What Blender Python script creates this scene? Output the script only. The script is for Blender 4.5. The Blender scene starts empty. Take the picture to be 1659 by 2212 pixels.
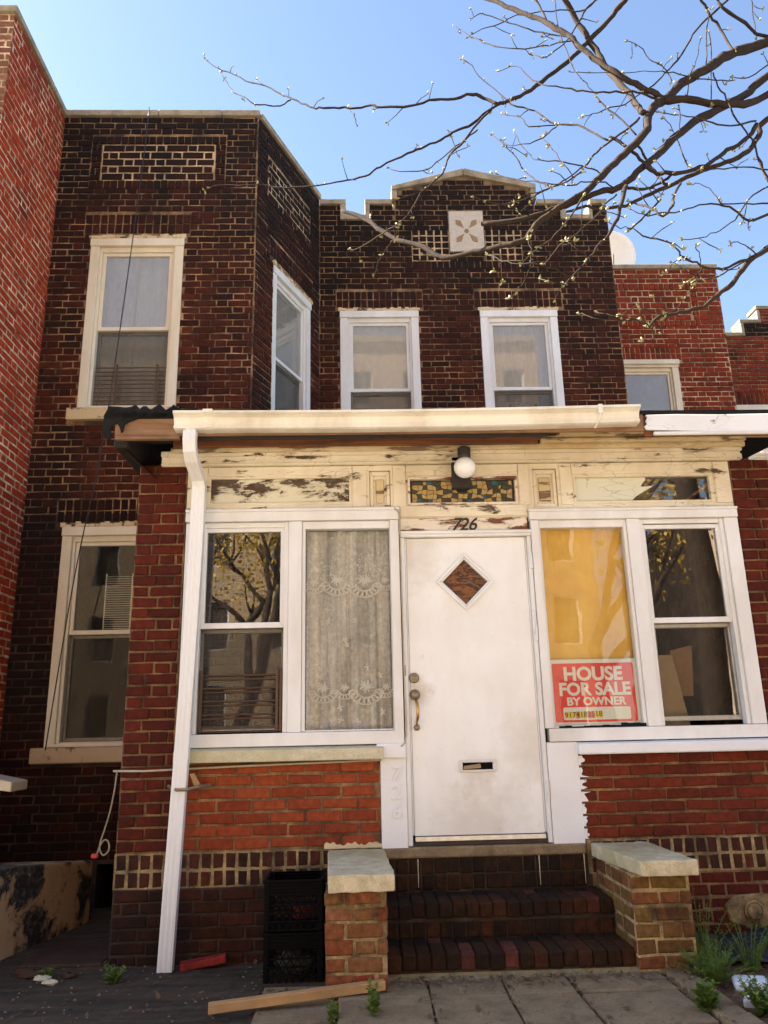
import bpy, math, random
from mathutils import Vector, Matrix
rnd = random.Random(11)
S = bpy.context.scene
COL = S.collection
# ------------------------------------------------------------------ camera
CY, CZ = -5.365, 0.7105
yaw, pitch, roll = 0.0326366, 0.2708272, -0.0227352
fw = Vector((math.sin(yaw)*math.cos(pitch), math.cos(yaw)*math.cos(pitch), math.sin(pitch)))
rt = Vector((math.cos(yaw), -math.sin(yaw), 0)); up = rt.cross(fw)
rt2 = math.cos(roll)*rt + math.sin(roll)*up
up2 = -math.sin(roll)*rt + math.cos(roll)*up
cam = bpy.data.cameras.new('camera'); camo = bpy.data.objects.new('camera', cam); COL.objects.link(camo)
camo.matrix_world = Matrix(((rt2.x, up2.x, -fw.x, 0), (rt2.y, up2.y, -fw.y, CY), (rt2.z, up2.z, -fw.z, CZ), (0, 0, 0, 1)))
cam.sensor_fit = 'VERTICAL'; cam.sensor_height = 24.0; cam.lens = 24.0*1699.6/2212.0
cam.clip_start = 0.05; cam.clip_end = 1000
S.camera = camo
# ------------------------------------------------------------------ sky, sun, exposure
SUN_AZ, SUN_EL = math.radians(-74), math.radians(40)      # azimuth from +Y towards +X
w = bpy.data.worlds.new('World'); S.world = w; w.use_nodes = True
wn = w.node_tree; wn.nodes.clear()
sky = wn.nodes.new('ShaderNodeTexSky'); sky.sky_type = 'NISHITA'; sky.sun_disc = False
sky.sun_elevation = SUN_EL; sky.sun_rotation = SUN_AZ
sky.air_density = 0.85; sky.dust_density = 0.5; sky.ozone_density = 0.2; sky.altitude = 100
bg = wn.nodes.new('ShaderNodeBackground'); bg.inputs['Strength'].default_value = 0.051
wo = wn.nodes.new('ShaderNodeOutputWorld')
wn.links.new(sky.outputs[0], bg.inputs[0]); wn.links.new(bg.outputs[0], wo.inputs[0])
sl = bpy.data.lights.new('sun', 'SUN'); sl.energy = 5.0; sl.angle = math.radians(0.53); sl.color = (1, .90, .76)
so = bpy.data.objects.new('sun', sl); COL.objects.link(so)
sd = Vector((math.sin(SUN_AZ)*math.cos(SUN_EL), math.cos(SUN_AZ)*math.cos(SUN_EL), math.sin(SUN_EL)))
so.rotation_euler = sd.to_track_quat('Z', 'Y').to_euler(); so.location = (0, 0, 30)
vs = S.view_settings; vs.view_transform = 'Standard'; vs.look = 'None'; vs.gamma = 1; vs.exposure = 2.95
S.cycles.max_bounces = 8; S.cycles.diffuse_bounces = 4; S.cycles.glossy_bounces = 4
S.cycles.transparent_max_bounces = 16; S.cycles.transmission_bounces = 6
S.cycles.sample_clamp_indirect = 6; S.cycles.caustics_reflective = False; S.cycles.caustics_refractive = False
S.cycles.use_denoising = True

# ------------------------------------------------------------------ object helpers
WM = {}
def link(o, parent=None):
    COL.objects.link(o)
    if parent:
        o.parent = parent
        o.matrix_parent_inverse = WM.get(parent.name, Matrix()).inverted()
    return o
def tag(o, label, cat, group=None, kind=None):
    o['label'] = label; o['category'] = cat
    if group: o['group'] = group
    if kind: o['kind'] = kind
    return o
def thing(name, loc, label, cat, group=None):
    o = bpy.data.objects.new(name, None); o.empty_display_size = .1
    o.location = loc; link(o); WM[o.name] = Matrix.Translation(loc)
    return tag(o, label, cat, group)
class Fr:
    """wall frame: u runs along the wall, n = outward normal, z up"""
    def __init__(s, ox, oy, ux=1.0, uy=0.0):
        l = math.hypot(ux, uy); s.o = (ox, oy); s.u = (ux/l, uy/l); s.n = (uy/l, -ux/l)
    def p(s, u, z, d=0.0):
        return (s.o[0]+u*s.u[0]+d*s.n[0], s.o[1]+u*s.u[1]+d*s.n[1], z)
    def mat(s, u, z, d):
        p = s.p(u, z, d)
        return Matrix(((s.u[0], -s.n[0], 0, p[0]), (s.u[1], -s.n[1], 0, p[1]), (0, 0, 1, p[2]), (0, 0, 0, 1)))
F0 = Fr(0, 0)
class MB:
    def __init__(s): s.v = []; s.f = []
    def quad(s, a, b, c, d):
        k = len(s.v); s.v += [a, b, c, d]; s.f.append((k, k+1, k+2, k+3)); return s
    def poly(s, pts):
        k = len(s.v); s.v += list(pts); s.f.append(tuple(range(k, k+len(pts)))); return s
    def hexa(s, p):
        k = len(s.v); s.v += list(p)
        for q in ((3, 2, 1, 0), (4, 5, 6, 7), (0, 1, 5, 4), (1, 2, 6, 5), (2, 3, 7, 6), (3, 0, 4, 7)):
            s.f.append(tuple(k+i for i in q))
        return s
    def box(s, x0, x1, y0, y1, z0, z1):
        return s.hexa([(x0, y0, z0), (x1, y0, z0), (x1, y1, z0), (x0, y1, z0), (x0, y0, z1), (x1, y0, z1), (x1, y1, z1), (x0, y1, z1)])
    def fb(s, fr, u0, u1, z0, z1, d0, d1):
        """box in a wall frame, d0 back, d1 front"""
        return s.hexa([fr.p(u0, z0, d1), fr.p(u1, z0, d1), fr.p(u1, z0, d0), fr.p(u0, z0, d0),
                       fr.p(u0, z1, d1), fr.p(u1, z1, d1), fr.p(u1, z1, d0), fr.p(u0, z1, d0)])
    def prism(s, fr, pts, d0, d1):
        n = len(pts); k = len(s.v)
        s.v += [fr.p(u, z, d1) for u, z in pts] + [fr.p(u, z, d0) for u, z in pts]
        s.f.append(tuple(range(k, k+n))); s.f.append(tuple(range(k+2*n-1, k+n-1, -1)))
        for i in range(n):
            j = (i+1) % n; s.f.append((k+j, k+i, k+n+i, k+n+j))
        return s
    def ring(s, fr, outer, inner, d0, d1):
        """frame between two equal-length polygons, with depth"""
        n = len(outer)
        for i in range(n):
            j = (i+1) % n
            a, b, c, d = outer[i], outer[j], inner[j], inner[i]
            s.hexa([fr.p(*a, d1), fr.p(*b, d1), fr.p(*b, d0), fr.p(*a, d0), fr.p(*d, d1), fr.p(*c, d1), fr.p(*c, d0), fr.p(*d, d0)])
        return s
    def tube(s, pts, rad, n=6, cap=True):
        pts = [Vector(p) for p in pts]; m = len(pts)
        if not hasattr(rad, '__len__'): rad = [rad]*m
        k0 = len(s.v); side = None
        for i, p in enumerate(pts):
            t = (pts[min(i+1, m-1)]-pts[max(i-1, 0)]).normalized()
            if side is None:
                side = t.orthogonal().normalized()
            else:
                side = (side-t*side.dot(t))
                side = side.normalized() if side.length > 1e-6 else t.orthogonal().normalized()
            b = t.cross(side)
            for q in range(n):
                a = 2*math.pi*q/n
                s.v.append(tuple(p+(side*math.cos(a)+b*math.sin(a))*rad[i]))
        for i in range(m-1):
            for q in range(n):
                a = k0+i*n+q; b2 = k0+i*n+(q+1) % n
                s.f.append((a, b2, b2+n, a+n))
        if cap:
            s.f.append(tuple(k0+n-1-q for q in range(n))); s.f.append(tuple(k0+(m-1)*n+q for q in range(n)))
        return s
    def lathe(s, c, prof, n=20, axis='z'):
        k0 = len(s.v)
        for r, h in prof:
            for q in range(n):
                a = 2*math.pi*q/n; x, y = r*math.cos(a), r*math.sin(a)
                if axis == 'z': s.v.append((c[0]+x, c[1]+y, c[2]+h))
                else: s.v.append((c[0]+x, c[1]-h, c[2]+y))
        for i in range(len(prof)-1):
            for q in range(n):
                a = k0+i*n+q; b = k0+i*n+(q+1) % n
                s.f.append((a, b, b+n, a+n))
        s.f.append(tuple(k0+n-1-q for q in range(n))); s.f.append(tuple(k0+(len(prof)-1)*n+q for q in range(n)))
        return s
    def build(s, name, mat, parent=None, smooth=False, bevel=0, seg=1):
        me = bpy.data.meshes.new(name); me.from_pydata(s.v, [], s.f); me.validate()
        import bmesh
        b = bmesh.new(); b.from_mesh(me); bmesh.ops.recalc_face_normals(b, faces=b.faces); b.to_mesh(me); b.free()
        if smooth: me.polygons.foreach_set('use_smooth', [True]*len(me.polygons))
        me.materials.append(mat)
        o = bpy.data.objects.new(name, me); link(o, parent)
        if bevel:
            m = o.modifiers.new('bevel', 'BEVEL'); m.width = bevel; m.segments = seg; m.limit_method = 'ANGLE'; m.angle_limit = .6
        return o
def sphere(c, r, n=16, sz=1.0):
    prof = []
    for i in range(n+1):
        a = -math.pi/2+math.pi*i/n
        prof.append((max(1e-4, r*math.cos(a)), r*math.sin(a)*sz))
    return MB().lathe(c, prof, n*2)
def text(body, size, loc, mat, parent, name='lettering', extrude=.002, offset=0.0, shear=0, align='CENTER', rotx=90, width=None, bevel=0):
    cu = bpy.data.curves.new('txt', 'FONT'); cu.body = body; cu.size = size; cu.extrude = extrude; cu.offset = offset
    cu.shear = shear; cu.align_x = align; cu.align_y = 'BOTTOM_BASELINE'; cu.resolution_u = 4; cu.bevel_depth = bevel
    t = bpy.data.objects.new('txt', cu); COL.objects.link(t)
    dg = bpy.context.evaluated_depsgraph_get()
    me = bpy.data.meshes.new_from_object(t.evaluated_get(dg))
    COL.objects.unlink(t); bpy.data.objects.remove(t)
    xs = [v.co.x for v in me.vertices]; x0, x1 = min(xs), max(xs)
    k = width/(x1-x0) if width else 1
    me.transform(Matrix.Scale(k, 4, (1, 0, 0)))
    me.transform(Matrix.Rotation(math.radians(rotx), 4, 'X')); me.transform(Matrix.Translation(loc))
    me.materials.clear(); me.materials.append(mat)
    o = bpy.data.objects.new(name, me); return link(o, parent)

# ------------------------------------------------------------------ materials
class NG:
    def __init__(s, name):
        s.m = bpy.data.materials.new(name); s.m.use_nodes = True; s.t = s.m.node_tree; s.t.nodes.clear()
        s.out = s.t.nodes.new('ShaderNodeOutputMaterial')
    def n(s, typ, props=None, **inp):
        nd = s.t.nodes.new('ShaderNode'+typ)
        for k, v in (props or {}).items(): setattr(nd, k, v)
        for k, v in inp.items():
            key = int(k[1:]) if k[0] == '_' else k.replace('_', ' ')
            s.set(nd.inputs[key], v)
        return nd
    def set(s, sock, v):
        if hasattr(v, 'is_output') or isinstance(v, bpy.types.NodeSocket): s.t.links.new(v, sock)
        else:
            if isinstance(v, tuple) and len(v) == 3 and sock.type == 'RGBA': v = v+(1,)
            sock.default_value = v
    def math(s, op, a, b=0.0, c=0.0):
        nd = s.t.nodes.new('ShaderNodeMath'); nd.operation = op
        for i, v in enumerate((a, b, c)): s.set(nd.inputs[i], v)
        return nd.outputs[0]
    def mix(s, f, a, b, mode='MIX'):
        nd = s.t.nodes.new('ShaderNodeMix'); nd.data_type = 'RGBA'; nd.blend_type = mode
        s.set(nd.inputs[0], f); s.set(nd.inputs[6], a); s.set(nd.inputs[7], b); return nd.outputs[2]
    def ramp(s, f, stops, interp='LINEAR'):
        nd = s.t.nodes.new('ShaderNodeValToRGB'); r = nd.color_ramp; r.interpolation = interp
        while len(r.elements) < len(stops): r.elements.new(1)
        for e, (p, c) in zip(r.elements, stops):
            e.position = p; e.color = (c, c, c, 1) if not isinstance(c, tuple) else c+(1,)
        s.set(nd.inputs[0], f); return nd.outputs[0]
    def pos(s, scale=(1, 1, 1), world=True):
        p = s.t.nodes.new('ShaderNodeNewGeometry').outputs['Position']
        nd = s.t.nodes.new('ShaderNodeVectorMath'); nd.operation = 'MULTIPLY'
        s.t.links.new(p, nd.inputs[0]); nd.inputs[1].default_value = scale; return nd.outputs[0]
    def noise(s, scale, vec=None, detail=5, rough=.55, dist=0.0):
        nd = s.n('TexNoise', Scale=scale, Detail=detail, Roughness=rough, Distortion=dist)
        s.t.links.new(vec if vec is not None else s.pos(), nd.inputs['Vector']); return nd.outputs[0]
    def bump(s, h, strength=.5, dist=.005, normal=None):
        nd = s.n('Bump', Height=h, Strength=strength, Distance=dist)
        if normal is not None: s.t.links.new(normal, nd.inputs['Normal'])
        return nd.outputs[0]
    def bsdf(s, color, rough=.7, normal=None, **kw):
        nd = s.n('BsdfPrincipled'); s.set(nd.inputs['Base Color'], color); s.set(nd.inputs['Roughness'], rough)
        if normal is not None: s.t.links.new(normal, nd.inputs['Normal'])
        for k, v in kw.items(): s.set(nd.inputs[k.replace('_', ' ')], v)
        return nd.outputs[0]
    def end(s, sh): s.t.links.new(sh, s.out.inputs[0]); return s.m
def sc(c, k): return tuple(x*k for x in c)

def m_brick(name, cols, soot=.3, sootcol=(.012, .009, .008), soot_scale=1.3, mottle=.5, topsoot=None, stain=None, bumpk=.5, sootz=1.0):
    g = NG(name)
    r = g.math('FRACT', g.math('ADD', g.n('ObjectInfo').outputs['Random'], g.n('NewGeometry').outputs['Random Per Island']))
    n = len(cols); c = g.ramp(r, [(i/(n-1), cols[i]) for i in range(n)])
    mo = g.noise(26, detail=6, rough=.65)
    c = g.mix(mottle, c, g.mix(1, c, g.ramp(mo, [(.25, .25), (.5, 1), (.8, 2.0)]), 'MULTIPLY'))
    so_ = g.noise(soot_scale, g.pos((1, 1, sootz)), detail=7, rough=.62)
    f = g.ramp(so_, [(.24+soot*.3, 1.0), (.38+soot*.3, 0.0)])
    f = g.math('MULTIPLY', f, .85)
    if topsoot:                      # weathered soot crust under the coping, run down in streaks
        sep = g.n('SeparateXYZ'); g.t.links.new(g.pos(), sep.inputs[0])
        zz = g.math('ADD', sep.outputs[2], g.math('MULTIPLY', g.math('SUBTRACT', g.noise(2.2, g.pos((1, 1, .35)), detail=6), .5), 3.2))
        tz = g.n('MapRange', Value=zz); tz.inputs[1].default_value = topsoot[0]; tz.inputs[2].default_value = topsoot[1]
        f = g.math('MAXIMUM', f, g.math('MULTIPLY', tz.outputs[0], topsoot[2]))
    f = g.math('MULTIPLY', f, g.ramp(r, [(0, .75), (.5, 1.0), (1, .9)]))
    c = g.mix(f, c, sootcol)
    if stain:                        # pale lime / paint splashes
        st = g.noise(stain[1], detail=8, rough=.7)
        c = g.mix(g.ramp(st, [(stain[2], 0.0), (stain[2]+.04, .8)]), c, stain[0])
    h = g.math('ADD', g.math('MULTIPLY', g.noise(70, detail=4), .7), g.noise(260, detail=3))
    return g.end(g.bsdf(c, .9, g.bump(h, bumpk, .004), Specular_IOR_Level=.15))
def m_mortar(name, c, soot=.4, topsoot=None, var=.4):
    g = NG(name)
    n1 = g.noise(3.0, detail=7, rough=.65); n2 = g.noise(60, detail=4)
    col = g.mix(1, c, g.ramp(n2, [(.2, 1-var), (.8, 1+var)]), 'MULTIPLY')
    col = g.mix(1, col, g.ramp(g.noise(5.5, detail=6, rough=.7), [(.34, .35), (.5, .95), (.66, 1.6)]), 'MULTIPLY')
    f = g.ramp(n1, [(.24+soot*.3, .85), (.40+soot*.3, 0.0)])
    if topsoot:
        sep = g.n('SeparateXYZ'); g.t.links.new(g.pos(), sep.inputs[0])
        zz = g.math('ADD', sep.outputs[2], g.math('MULTIPLY', g.math('SUBTRACT', g.noise(2.2, g.pos((1, 1, .35)), detail=6), .5), 3.2))
        tz = g.n('MapRange', Value=zz); tz.inputs[1].default_value = topsoot[0]; tz.inputs[2].default_value = topsoot[1]
        f = g.math('MAXIMUM', f, g.math('MULTIPLY', tz.outputs[0], topsoot[2]*.7))
    col = g.mix(f, col, (.02, .014, .011))
    return g.end(g.bsdf(col, .95, g.bump(g.noise(140, detail=4), .6, .006)))
def m_paint(name, c, dirt_or_haze=(.3, .22, .12), dk=.25, rough=.45, streak=True, bumpk=.25, th=.55):
    g = NG(name)
    n1 = g.noise(2.5, g.pos((1, 1, .35)) if streak else g.pos(), detail=7, rough=.65)
    n2 = g.noise(40, detail=6, rough=.7)
    f = g.math('MULTIPLY', g.ramp(n1, [(th-.13, 0.0), (th+.15, 1.0)]), dk)
    f = g.math('ADD', f, g.math('MULTIPLY', g.ramp(n2, [(.62, 0.0), (.75, .6)]), dk))
    col = g.mix(f, c, dirt_or_haze)
    h = g.math('ADD', g.noise(18, detail=3), g.math('MULTIPLY', g.noise(150, detail=3), .35))
    return g.end(g.bsdf(col, g.ramp(n2, [(.3, rough-.08), (.8, rough+.25)]), g.bump(h, bumpk, .004)))
def m_peel(name, paint, under, th=.6, scale=4, stretch=(1, 1, 1), tan=(.35, .24, .1), tk=.5, under2=None, ckk=.75):
    g = NG(name)
    v = g.pos(stretch)
    n1 = g.noise(scale, v, detail=9, rough=.68, dist=.3)
    mask = g.ramp(n1, [(th, 0.0), (th+.012, 1.0)])
    st = g.noise(1.7, g.pos((1, 1, .6)), detail=6, rough=.6)
    pc = g.mix(g.math('MULTIPLY', g.ramp(st, [(.38, 0.0), (.7, 1.0)]), tk), paint, tan)
    crack = g.n('TexVoronoi', {'feature': 'DISTANCE_TO_EDGE'}, Scale=11.0)
    g.t.links.new(g.pos((.6, 1, 2.2)), crack.inputs['Vector'])
    ck = g.ramp(crack.outputs[0], [(.0, 1.0), (.02, 0.0)])
    gate = g.ramp(g.noise(2.3, detail=4), [(.5, 0.0), (.6, 1.0)])
    ck = g.math('MULTIPLY', ck, gate)
    pc = g.mix(g.math('MULTIPLY', ck, ckk), pc, sc(tan, .4))
    uc = g.mix(g.noise(30, g.pos((.3, 1, 3)), detail=5), under, under2 or sc(under, .5))
    mid = g.ramp(n1, [(th-.035, 0.0), (th-.012, 1.0)])
    pc = g.mix(g.math('MULTIPLY', mid, .7), pc, g.mix(g.noise(45, detail=4), sc(paint, .75), sc(tan, .9)))
    mask = g.ramp(g.math('ADD', n1, g.math('MULTIPLY', g.math('SUBTRACT', g.noise(60, v, detail=4), .5), .05)), [(th, 0.0), (th+.03, 1.0)])
    uc = g.mix(g.ramp(g.noise(24, v, detail=5), [(.45, 0.0), (.65, .55)]), uc, (.13, .11, .09))
    c = g.mix(mask, pc, uc)
    h = g.math('SUBTRACT', g.math('MULTIPLY', g.noise(90, detail=4), .25), g.math('ADD', mask, g.math('MULTIPLY', ck, ckk*.6)))
    return g.end(g.bsdf(c, g.math('ADD', .5, g.math('MULTIPLY', mask, .35)), g.bump(h, .7, .004)))
def m_wood(name, a, b, axis=0, rough=.75, knots=True):
    g = NG(name)
    stv = [14, 14, 14]; stv[axis] = 1.2
    n1 = g.noise(1.6, g.pos(tuple(stv)), detail=7, rough=.6, dist=.6)
    c = g.mix(g.ramp(n1, [(.3, 0.0), (.7, 1.0)]), a, b)
    n2 = g.noise(3, detail=5)
    c = g.mix(g.ramp(n2, [(.5, 0.0), (.7, .6)]), c, sc(b, .35))
    return g.end(g.bsdf(c, rough, g.bump(n1, .5, .004)))
def m_stone(name, c, dk=(.06, .05, .035), scale=9, amt=.5, moss=None, bumpk=.8, rough=.92):
    g = NG(name)
    n1 = g.noise(scale, detail=9, rough=.68); n2 = g.noise(scale*9, detail=5, rough=.7); n3 = g.noise(1.8, detail=6)
    col = g.mix(g.math('MULTIPLY', g.ramp(n1, [(.42, 0.0), (.72, 1.0)]), amt), c, dk)
    col = g.mix(.35, col, g.mix(1, col, g.ramp(n2, [(.25, .35), (.75, 1.8)]), 'MULTIPLY'))
    if moss: col = g.mix(g.ramp(n3, [(.48, 0.0), (.66, .65)]), col, moss)
    h = g.math('ADD', n1, g.math('MULTIPLY', n2, .5))
    return g.end(g.bsdf(col, rough, g.bump(h, bumpk, .008), Specular_IOR_Level=.2))
def m_plain(name, c, rough=.6, metal=0.0, var=.3, nscale=20, bumpk=.2, **kw):
    g = NG(name)
    n = g.noise(nscale, detail=6, rough=.65)
    col = g.mix(1, c, g.ramp(n, [(.2, 1-var), (.8, 1+var)]), 'MULTIPLY')
    return g.end(g.bsdf(col, rough, g.bump(n, bumpk, .003), Metallic=metal, **kw))
def m_glass(name, tint=(.95, .96, .95), refl=1.7, base=.05, wav=.12, wscale=2.2, rough=.0, dirt_or_haze=.02):
    g = NG(name)
    nrm = g.bump(g.noise(wscale, detail=2), wav, .02)
    fr = g.n('Fresnel', IOR=1.5); g.t.links.new(nrm, fr.inputs['Normal'])
    f = g.math('MINIMUM', g.math('ADD', g.math('MULTIPLY', fr.outputs[0], refl), base), 1.0)
    gl = g.n('BsdfGlossy', Roughness=rough, Color=(1, 1, 1, 1)); g.t.links.new(nrm, gl.inputs['Normal'])
    tr = g.n('BsdfTransparent', Color=tint+(1,))
    df = g.n('BsdfDiffuse', Color=(.62, .6, .54, 1))  # pale diffuse film; larger amounts stand in for a brighter pane
    dn = g.ramp(g.noise(14, g.pos((1, 1, .5)), detail=7, rough=.7), [(.2, .45), (.8, .8)])
    a = g.n('MixShader', _0=g.math('MULTIPLY', dn, dirt_or_haze), _1=tr.outputs[0], _2=df.outputs[0])
    return g.end(g.n('MixShader', _0=f, _1=a.outputs[0], _2=gl.outputs[0]).outputs[0])
def m_cloth(name, c, alpha=.8, var=.25, trans=.4, weave=0):
    g = NG(name)
    n = g.noise(7, g.pos((1, 1, .15)), detail=5)
    col = g.mix(1, c, g.ramp(n, [(.3, 1-var), (.7, 1+var*.3)]), 'MULTIPLY')
    d = g.n('BsdfDiffuse', Color=col); t = g.n('BsdfTranslucent', Color=col)
    a = g.n('MixShader', _0=trans, _1=d.outputs[0], _2=t.outputs[0])
    tr = g.n('BsdfTransparent')
    al = alpha
    if weave:
        al = g.ramp(g.noise(weave, detail=6, rough=.75), [(.4, alpha*.8), (.62, min(1, alpha*1.2))])
    return g.end(g.n('MixShader', _0=al, _1=tr.outputs[0], _2=a.outputs[0]).outputs[0])
def m_leaf(name, c, c2, trans=.35):
    g = NG(name)
    r = g.n('NewGeometry').outputs['Random Per Island']
    col = g.mix(r, c, c2)
    d = g.bsdf(col, .6); t = g.n('BsdfTranslucent', Color=col)
    return g.end(g.n('MixShader', _0=trans, _1=d, _2=t.outputs[0]).outputs[0])

BR_DK = [(.05, .012, .007), (.08, .018, .009), (.026, .009, .007), (.062, .014, .008), (.095, .023, .011), (.04, .011, .008)]
M = {}
M['brick_dark'] = m_brick('brick_dark', BR_DK, soot=.5, topsoot=(4.3, 6.5, 1.0), bumpk=.8)
M['brick_low_shaded'] = m_brick('brick_low_shaded', [sc(c, .42) for c in BR_DK], soot=.6)  # shaded copy of the dark brick: the lower bay's deep shade in its colour
M['mortar_low_shaded'] = m_mortar('mortar_low_shaded', (.06, .035, .024), soot=.6)  # mortar darkened likewise, shade of the lower bay put into the colour
M['mortar_dark'] = m_mortar('mortar_dark', (.27, .165, .085), soot=.55, topsoot=(5.4, 8.6, .8))
M['brick_black'] = m_brick('brick_black', [(.022, .013, .012), (.035, .018, .015), (.016, .012, .012), (.045, .02, .015)], soot=.3, mottle=.6)
M['mortar_light'] = m_mortar('mortar_light', (.40, .29, .17), soot=.2)
M['brick_porch'] = m_brick('brick_porch', [(.23, .047, .018), (.27, .058, .021), (.18, .035, .015), (.25, .05, .019), (.29, .066, .024)], soot=.0, mottle=.4, stain=((.5, .45, .38), 9, .735))
M['brick_pier'] = m_brick('brick_pier', [(.075, .014, .008), (.10, .017, .009), (.05, .011, .007), (.085, .0155, .008)], soot=.38, mottle=.5, stain=((.55, .5, .45), 12, .775))
M['brick_mid'] = m_brick('brick_mid', [(.125, .023, .011), (.155, .028, .013), (.09, .018, .010), (.14, .026, .012)], soot=.3, mottle=.5, stain=((.55, .5, .45), 12, .74))
M['brick_base'] = m_brick('brick_base', [(.07, .023, .012), (.05, .02, .012), (.09, .027, .014), (.042, .018, .011)], soot=.5, mottle=.6, soot_scale=2.2)
M['brick_foot'] = m_brick('brick_foot', [(.05, .016, .009), (.036, .014, .009), (.065, .02, .01)], soot=.5, mottle=.6)
M['brick_step'] = m_brick('brick_step', [(.028, .014, .007), (.042, .018, .008), (.018, .011, .006), (.06, .022, .010), (.024, .014, .007), (.034, .017, .008)], soot=.55, mottle=.8, soot_scale=3.5)
M['brick_tan'] = m_brick('brick_tan', [(.19, .10, .035), (.23, .065, .028), (.15, .075, .027), (.26, .11, .055), (.21, .036, .02), (.17, .09, .033), (.27, .085, .05)], soot=.3, mottle=.7, soot_scale=3, stain=((.42, .28, .15), 5, .66))
M['brick_olive'] = m_brick('brick_olive', [(.135, .085, .026), (.11, .042, .019), (.155, .10, .03), (.18, .06, .026), (.12, .077, .024)], soot=.35, mottle=.7, soot_scale=3)
M['mortar_porch'] = m_mortar('mortar_porch', (.2, .115, .052), soot=.35)
M['mortar_base'] = m_mortar('mortar_base', (.32, .23, .11), soot=.45)
M['mortar_step'] = m_mortar('mortar_step', (.05, .036, .024), soot=.5)
M['brick_red'] = m_brick('brick_red', [(.32, .04, .013), (.38, .05, .016), (.25, .032, .012), (.35, .045, .014)], soot=.12, mottle=.4, topsoot=(6.5, 8.3, .8), bumpk=.3)
M['mortar_pale'] = m_mortar('mortar_pale', (.52, .38, .24), soot=.2, topsoot=(6.6, 8.6, .8), var=.15)
M['brick_right'] = m_brick('brick_right', [(.18, .028, .013), (.22, .034, .015), (.12, .021, .012), (.19, .030, .014)], soot=.25, mottle=.4, topsoot=(6.9, 8.8, .5))
M['mortar_right'] = m_mortar('mortar_right', (.40, .30, .18), soot=.35)
M['brick_brown'] = m_brick('brick_brown', [(.24, .11, .06), (.2, .085, .045), (.27, .13, .07)], soot=.25, mottle=.5, topsoot=(6.0, 8.4, .6))
M['coping'] = m_stone('coping', (.33, .28, .20), (.06, .05, .033), 5, .7)
M['capstone'] = m_stone('capstone', (.58, .51, .35), (.22, .18, .09), 11, .6, moss=(.33, .28, .13))
M['concrete'] = m_stone('concrete', (.25, .185, .11), (.10, .07, .04), 7, .7, bumpk=.7)
M['concrete_dark'] = m_stone('concrete_dark', (.07, .042, .028), (.018, .013, .01), 4, .6)
M['white'] = m_paint('white', (.76, .77, .77), dk=.3, th=.52)
g = NG('white_door')                                 # painted steel door: blotches, hand grime round the handle, scuffs
def near(g, c, r, s=(1, 1, 1)):
    v = g.n('VectorMath', {'operation': 'DISTANCE'}); g.t.links.new(g.pos(s), v.inputs[0]); v.inputs[1].default_value = tuple(a*b for a, b in zip(c, s))
    d = g.math('ADD', v.outputs['Value'], g.math('MULTIPLY', g.math('SUBTRACT', g.noise(9, detail=7, rough=.65), .5), r*1.6))
    return g.ramp(g.math('DIVIDE', d, r), [(.25, 1.0), (1.0, 0.0)])
bl = g.ramp(g.noise(2.6, g.pos((1.3, 1, .7)), detail=8, rough=.62), [(.40, 0.0), (.68, 1.0)])
c_ = g.mix(g.math('MULTIPLY', bl, .35), (.80, .81, .81), (.60, .57, .50))
fl_ = g.noise(55, g.pos((1, 1, .3)), detail=7, rough=.75)
c_ = g.mix(g.ramp(fl_, [(.63, 0.0), (.68, .55)]), c_, (.45, .40, .32))
for p_, r_, k_ in (((.36, 0, .95), .13, .6), ((.33, 0, 1.9), .3, .4), ((.75, 0, .08), .36, .35), ((1.15, 0, .6), .3, .3), ((.74, 0, .42), .16, .35)):
    c_ = g.mix(g.math('MULTIPLY', near(g, p_, r_), k_), c_, (.40, .33, .22))
sc_ = g.noise(30, g.pos((.06, 1, 1.6)), detail=5, rough=.7, dist=2.0)
c_ = g.mix(g.ramp(sc_, [(.70, 0.0), (.72, .45)]), c_, (.38, .34, .28))
M['white_door'] = g.end(g.bsdf(c_, g.ramp(fl_, [(.3, .35), (.8, .6)]), g.bump(g.math('ADD', g.noise(5, detail=4), g.math('MULTIPLY', fl_, .3)), .35, .006)))
M['white_cream'] = m_paint('white_cream', (.70, .65, .52), dirt_or_haze=(.4, .28, .13), dk=.4)
M['white_rough'] = m_paint('white_rough', (.76, .77, .79), dirt_or_haze=(.4, .38, .34), dk=.14, bumpk=1.0, streak=False)
M['cream'] = m_peel('cream', (.80, .74, .58), (.12, .065, .03), th=.605, scale=8, stretch=(.5, 1, 1.6), tk=.55)
M['cream_heavy'] = m_peel('cream_heavy', (.68, .57, .36), (.25, .14, .06), th=.54, scale=7, stretch=(.35, 1, 2.2), tan=(.38, .25, .09), tk=.8)
M['peel_glass'] = m_peel('peel_glass', (.66, .64, .50), (.05, .036, .02), th=.475, scale=4.2, stretch=(.7, 1, 1.7), tan=(.6, .5, .33), tk=.4, under2=(.09, .05, .025))
M['peel_green'] = m_peel('peel_green', (.64, .66, .54), (.2, .13, .06), th=.66, scale=5, tan=(.6, .5, .33), tk=.25)
M['peel_red'] = m_peel('peel_red', (.72, .65, .53), (.22, .06, .03), th=.525, scale=5.5, stretch=(.6, 1, 2.0), tan=(.5, .38, .22), tk=.3)
M['peel_sill'] = m_peel('peel_sill', (.62, .5, .3), (.12, .06, .035), th=.58, scale=7, tan=(.4, .27, .12), tk=.5)
M['peel_stucco'] = m_peel('peel_stucco', (.46, .31, .17), (.012, .01, .009), th=.52, scale=3.4, tan=(.11, .06, .035), tk=.6)
M['sill_stone'] = m_stone('sill_stone', (.58, .53, .38), (.3, .26, .13), 14, .5, moss=(.42, .38, .2), bumpk=.4)
M['wood_raw'] = m_wood('wood_raw', (.30, .175, .09), (.17, .08, .036))
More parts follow.
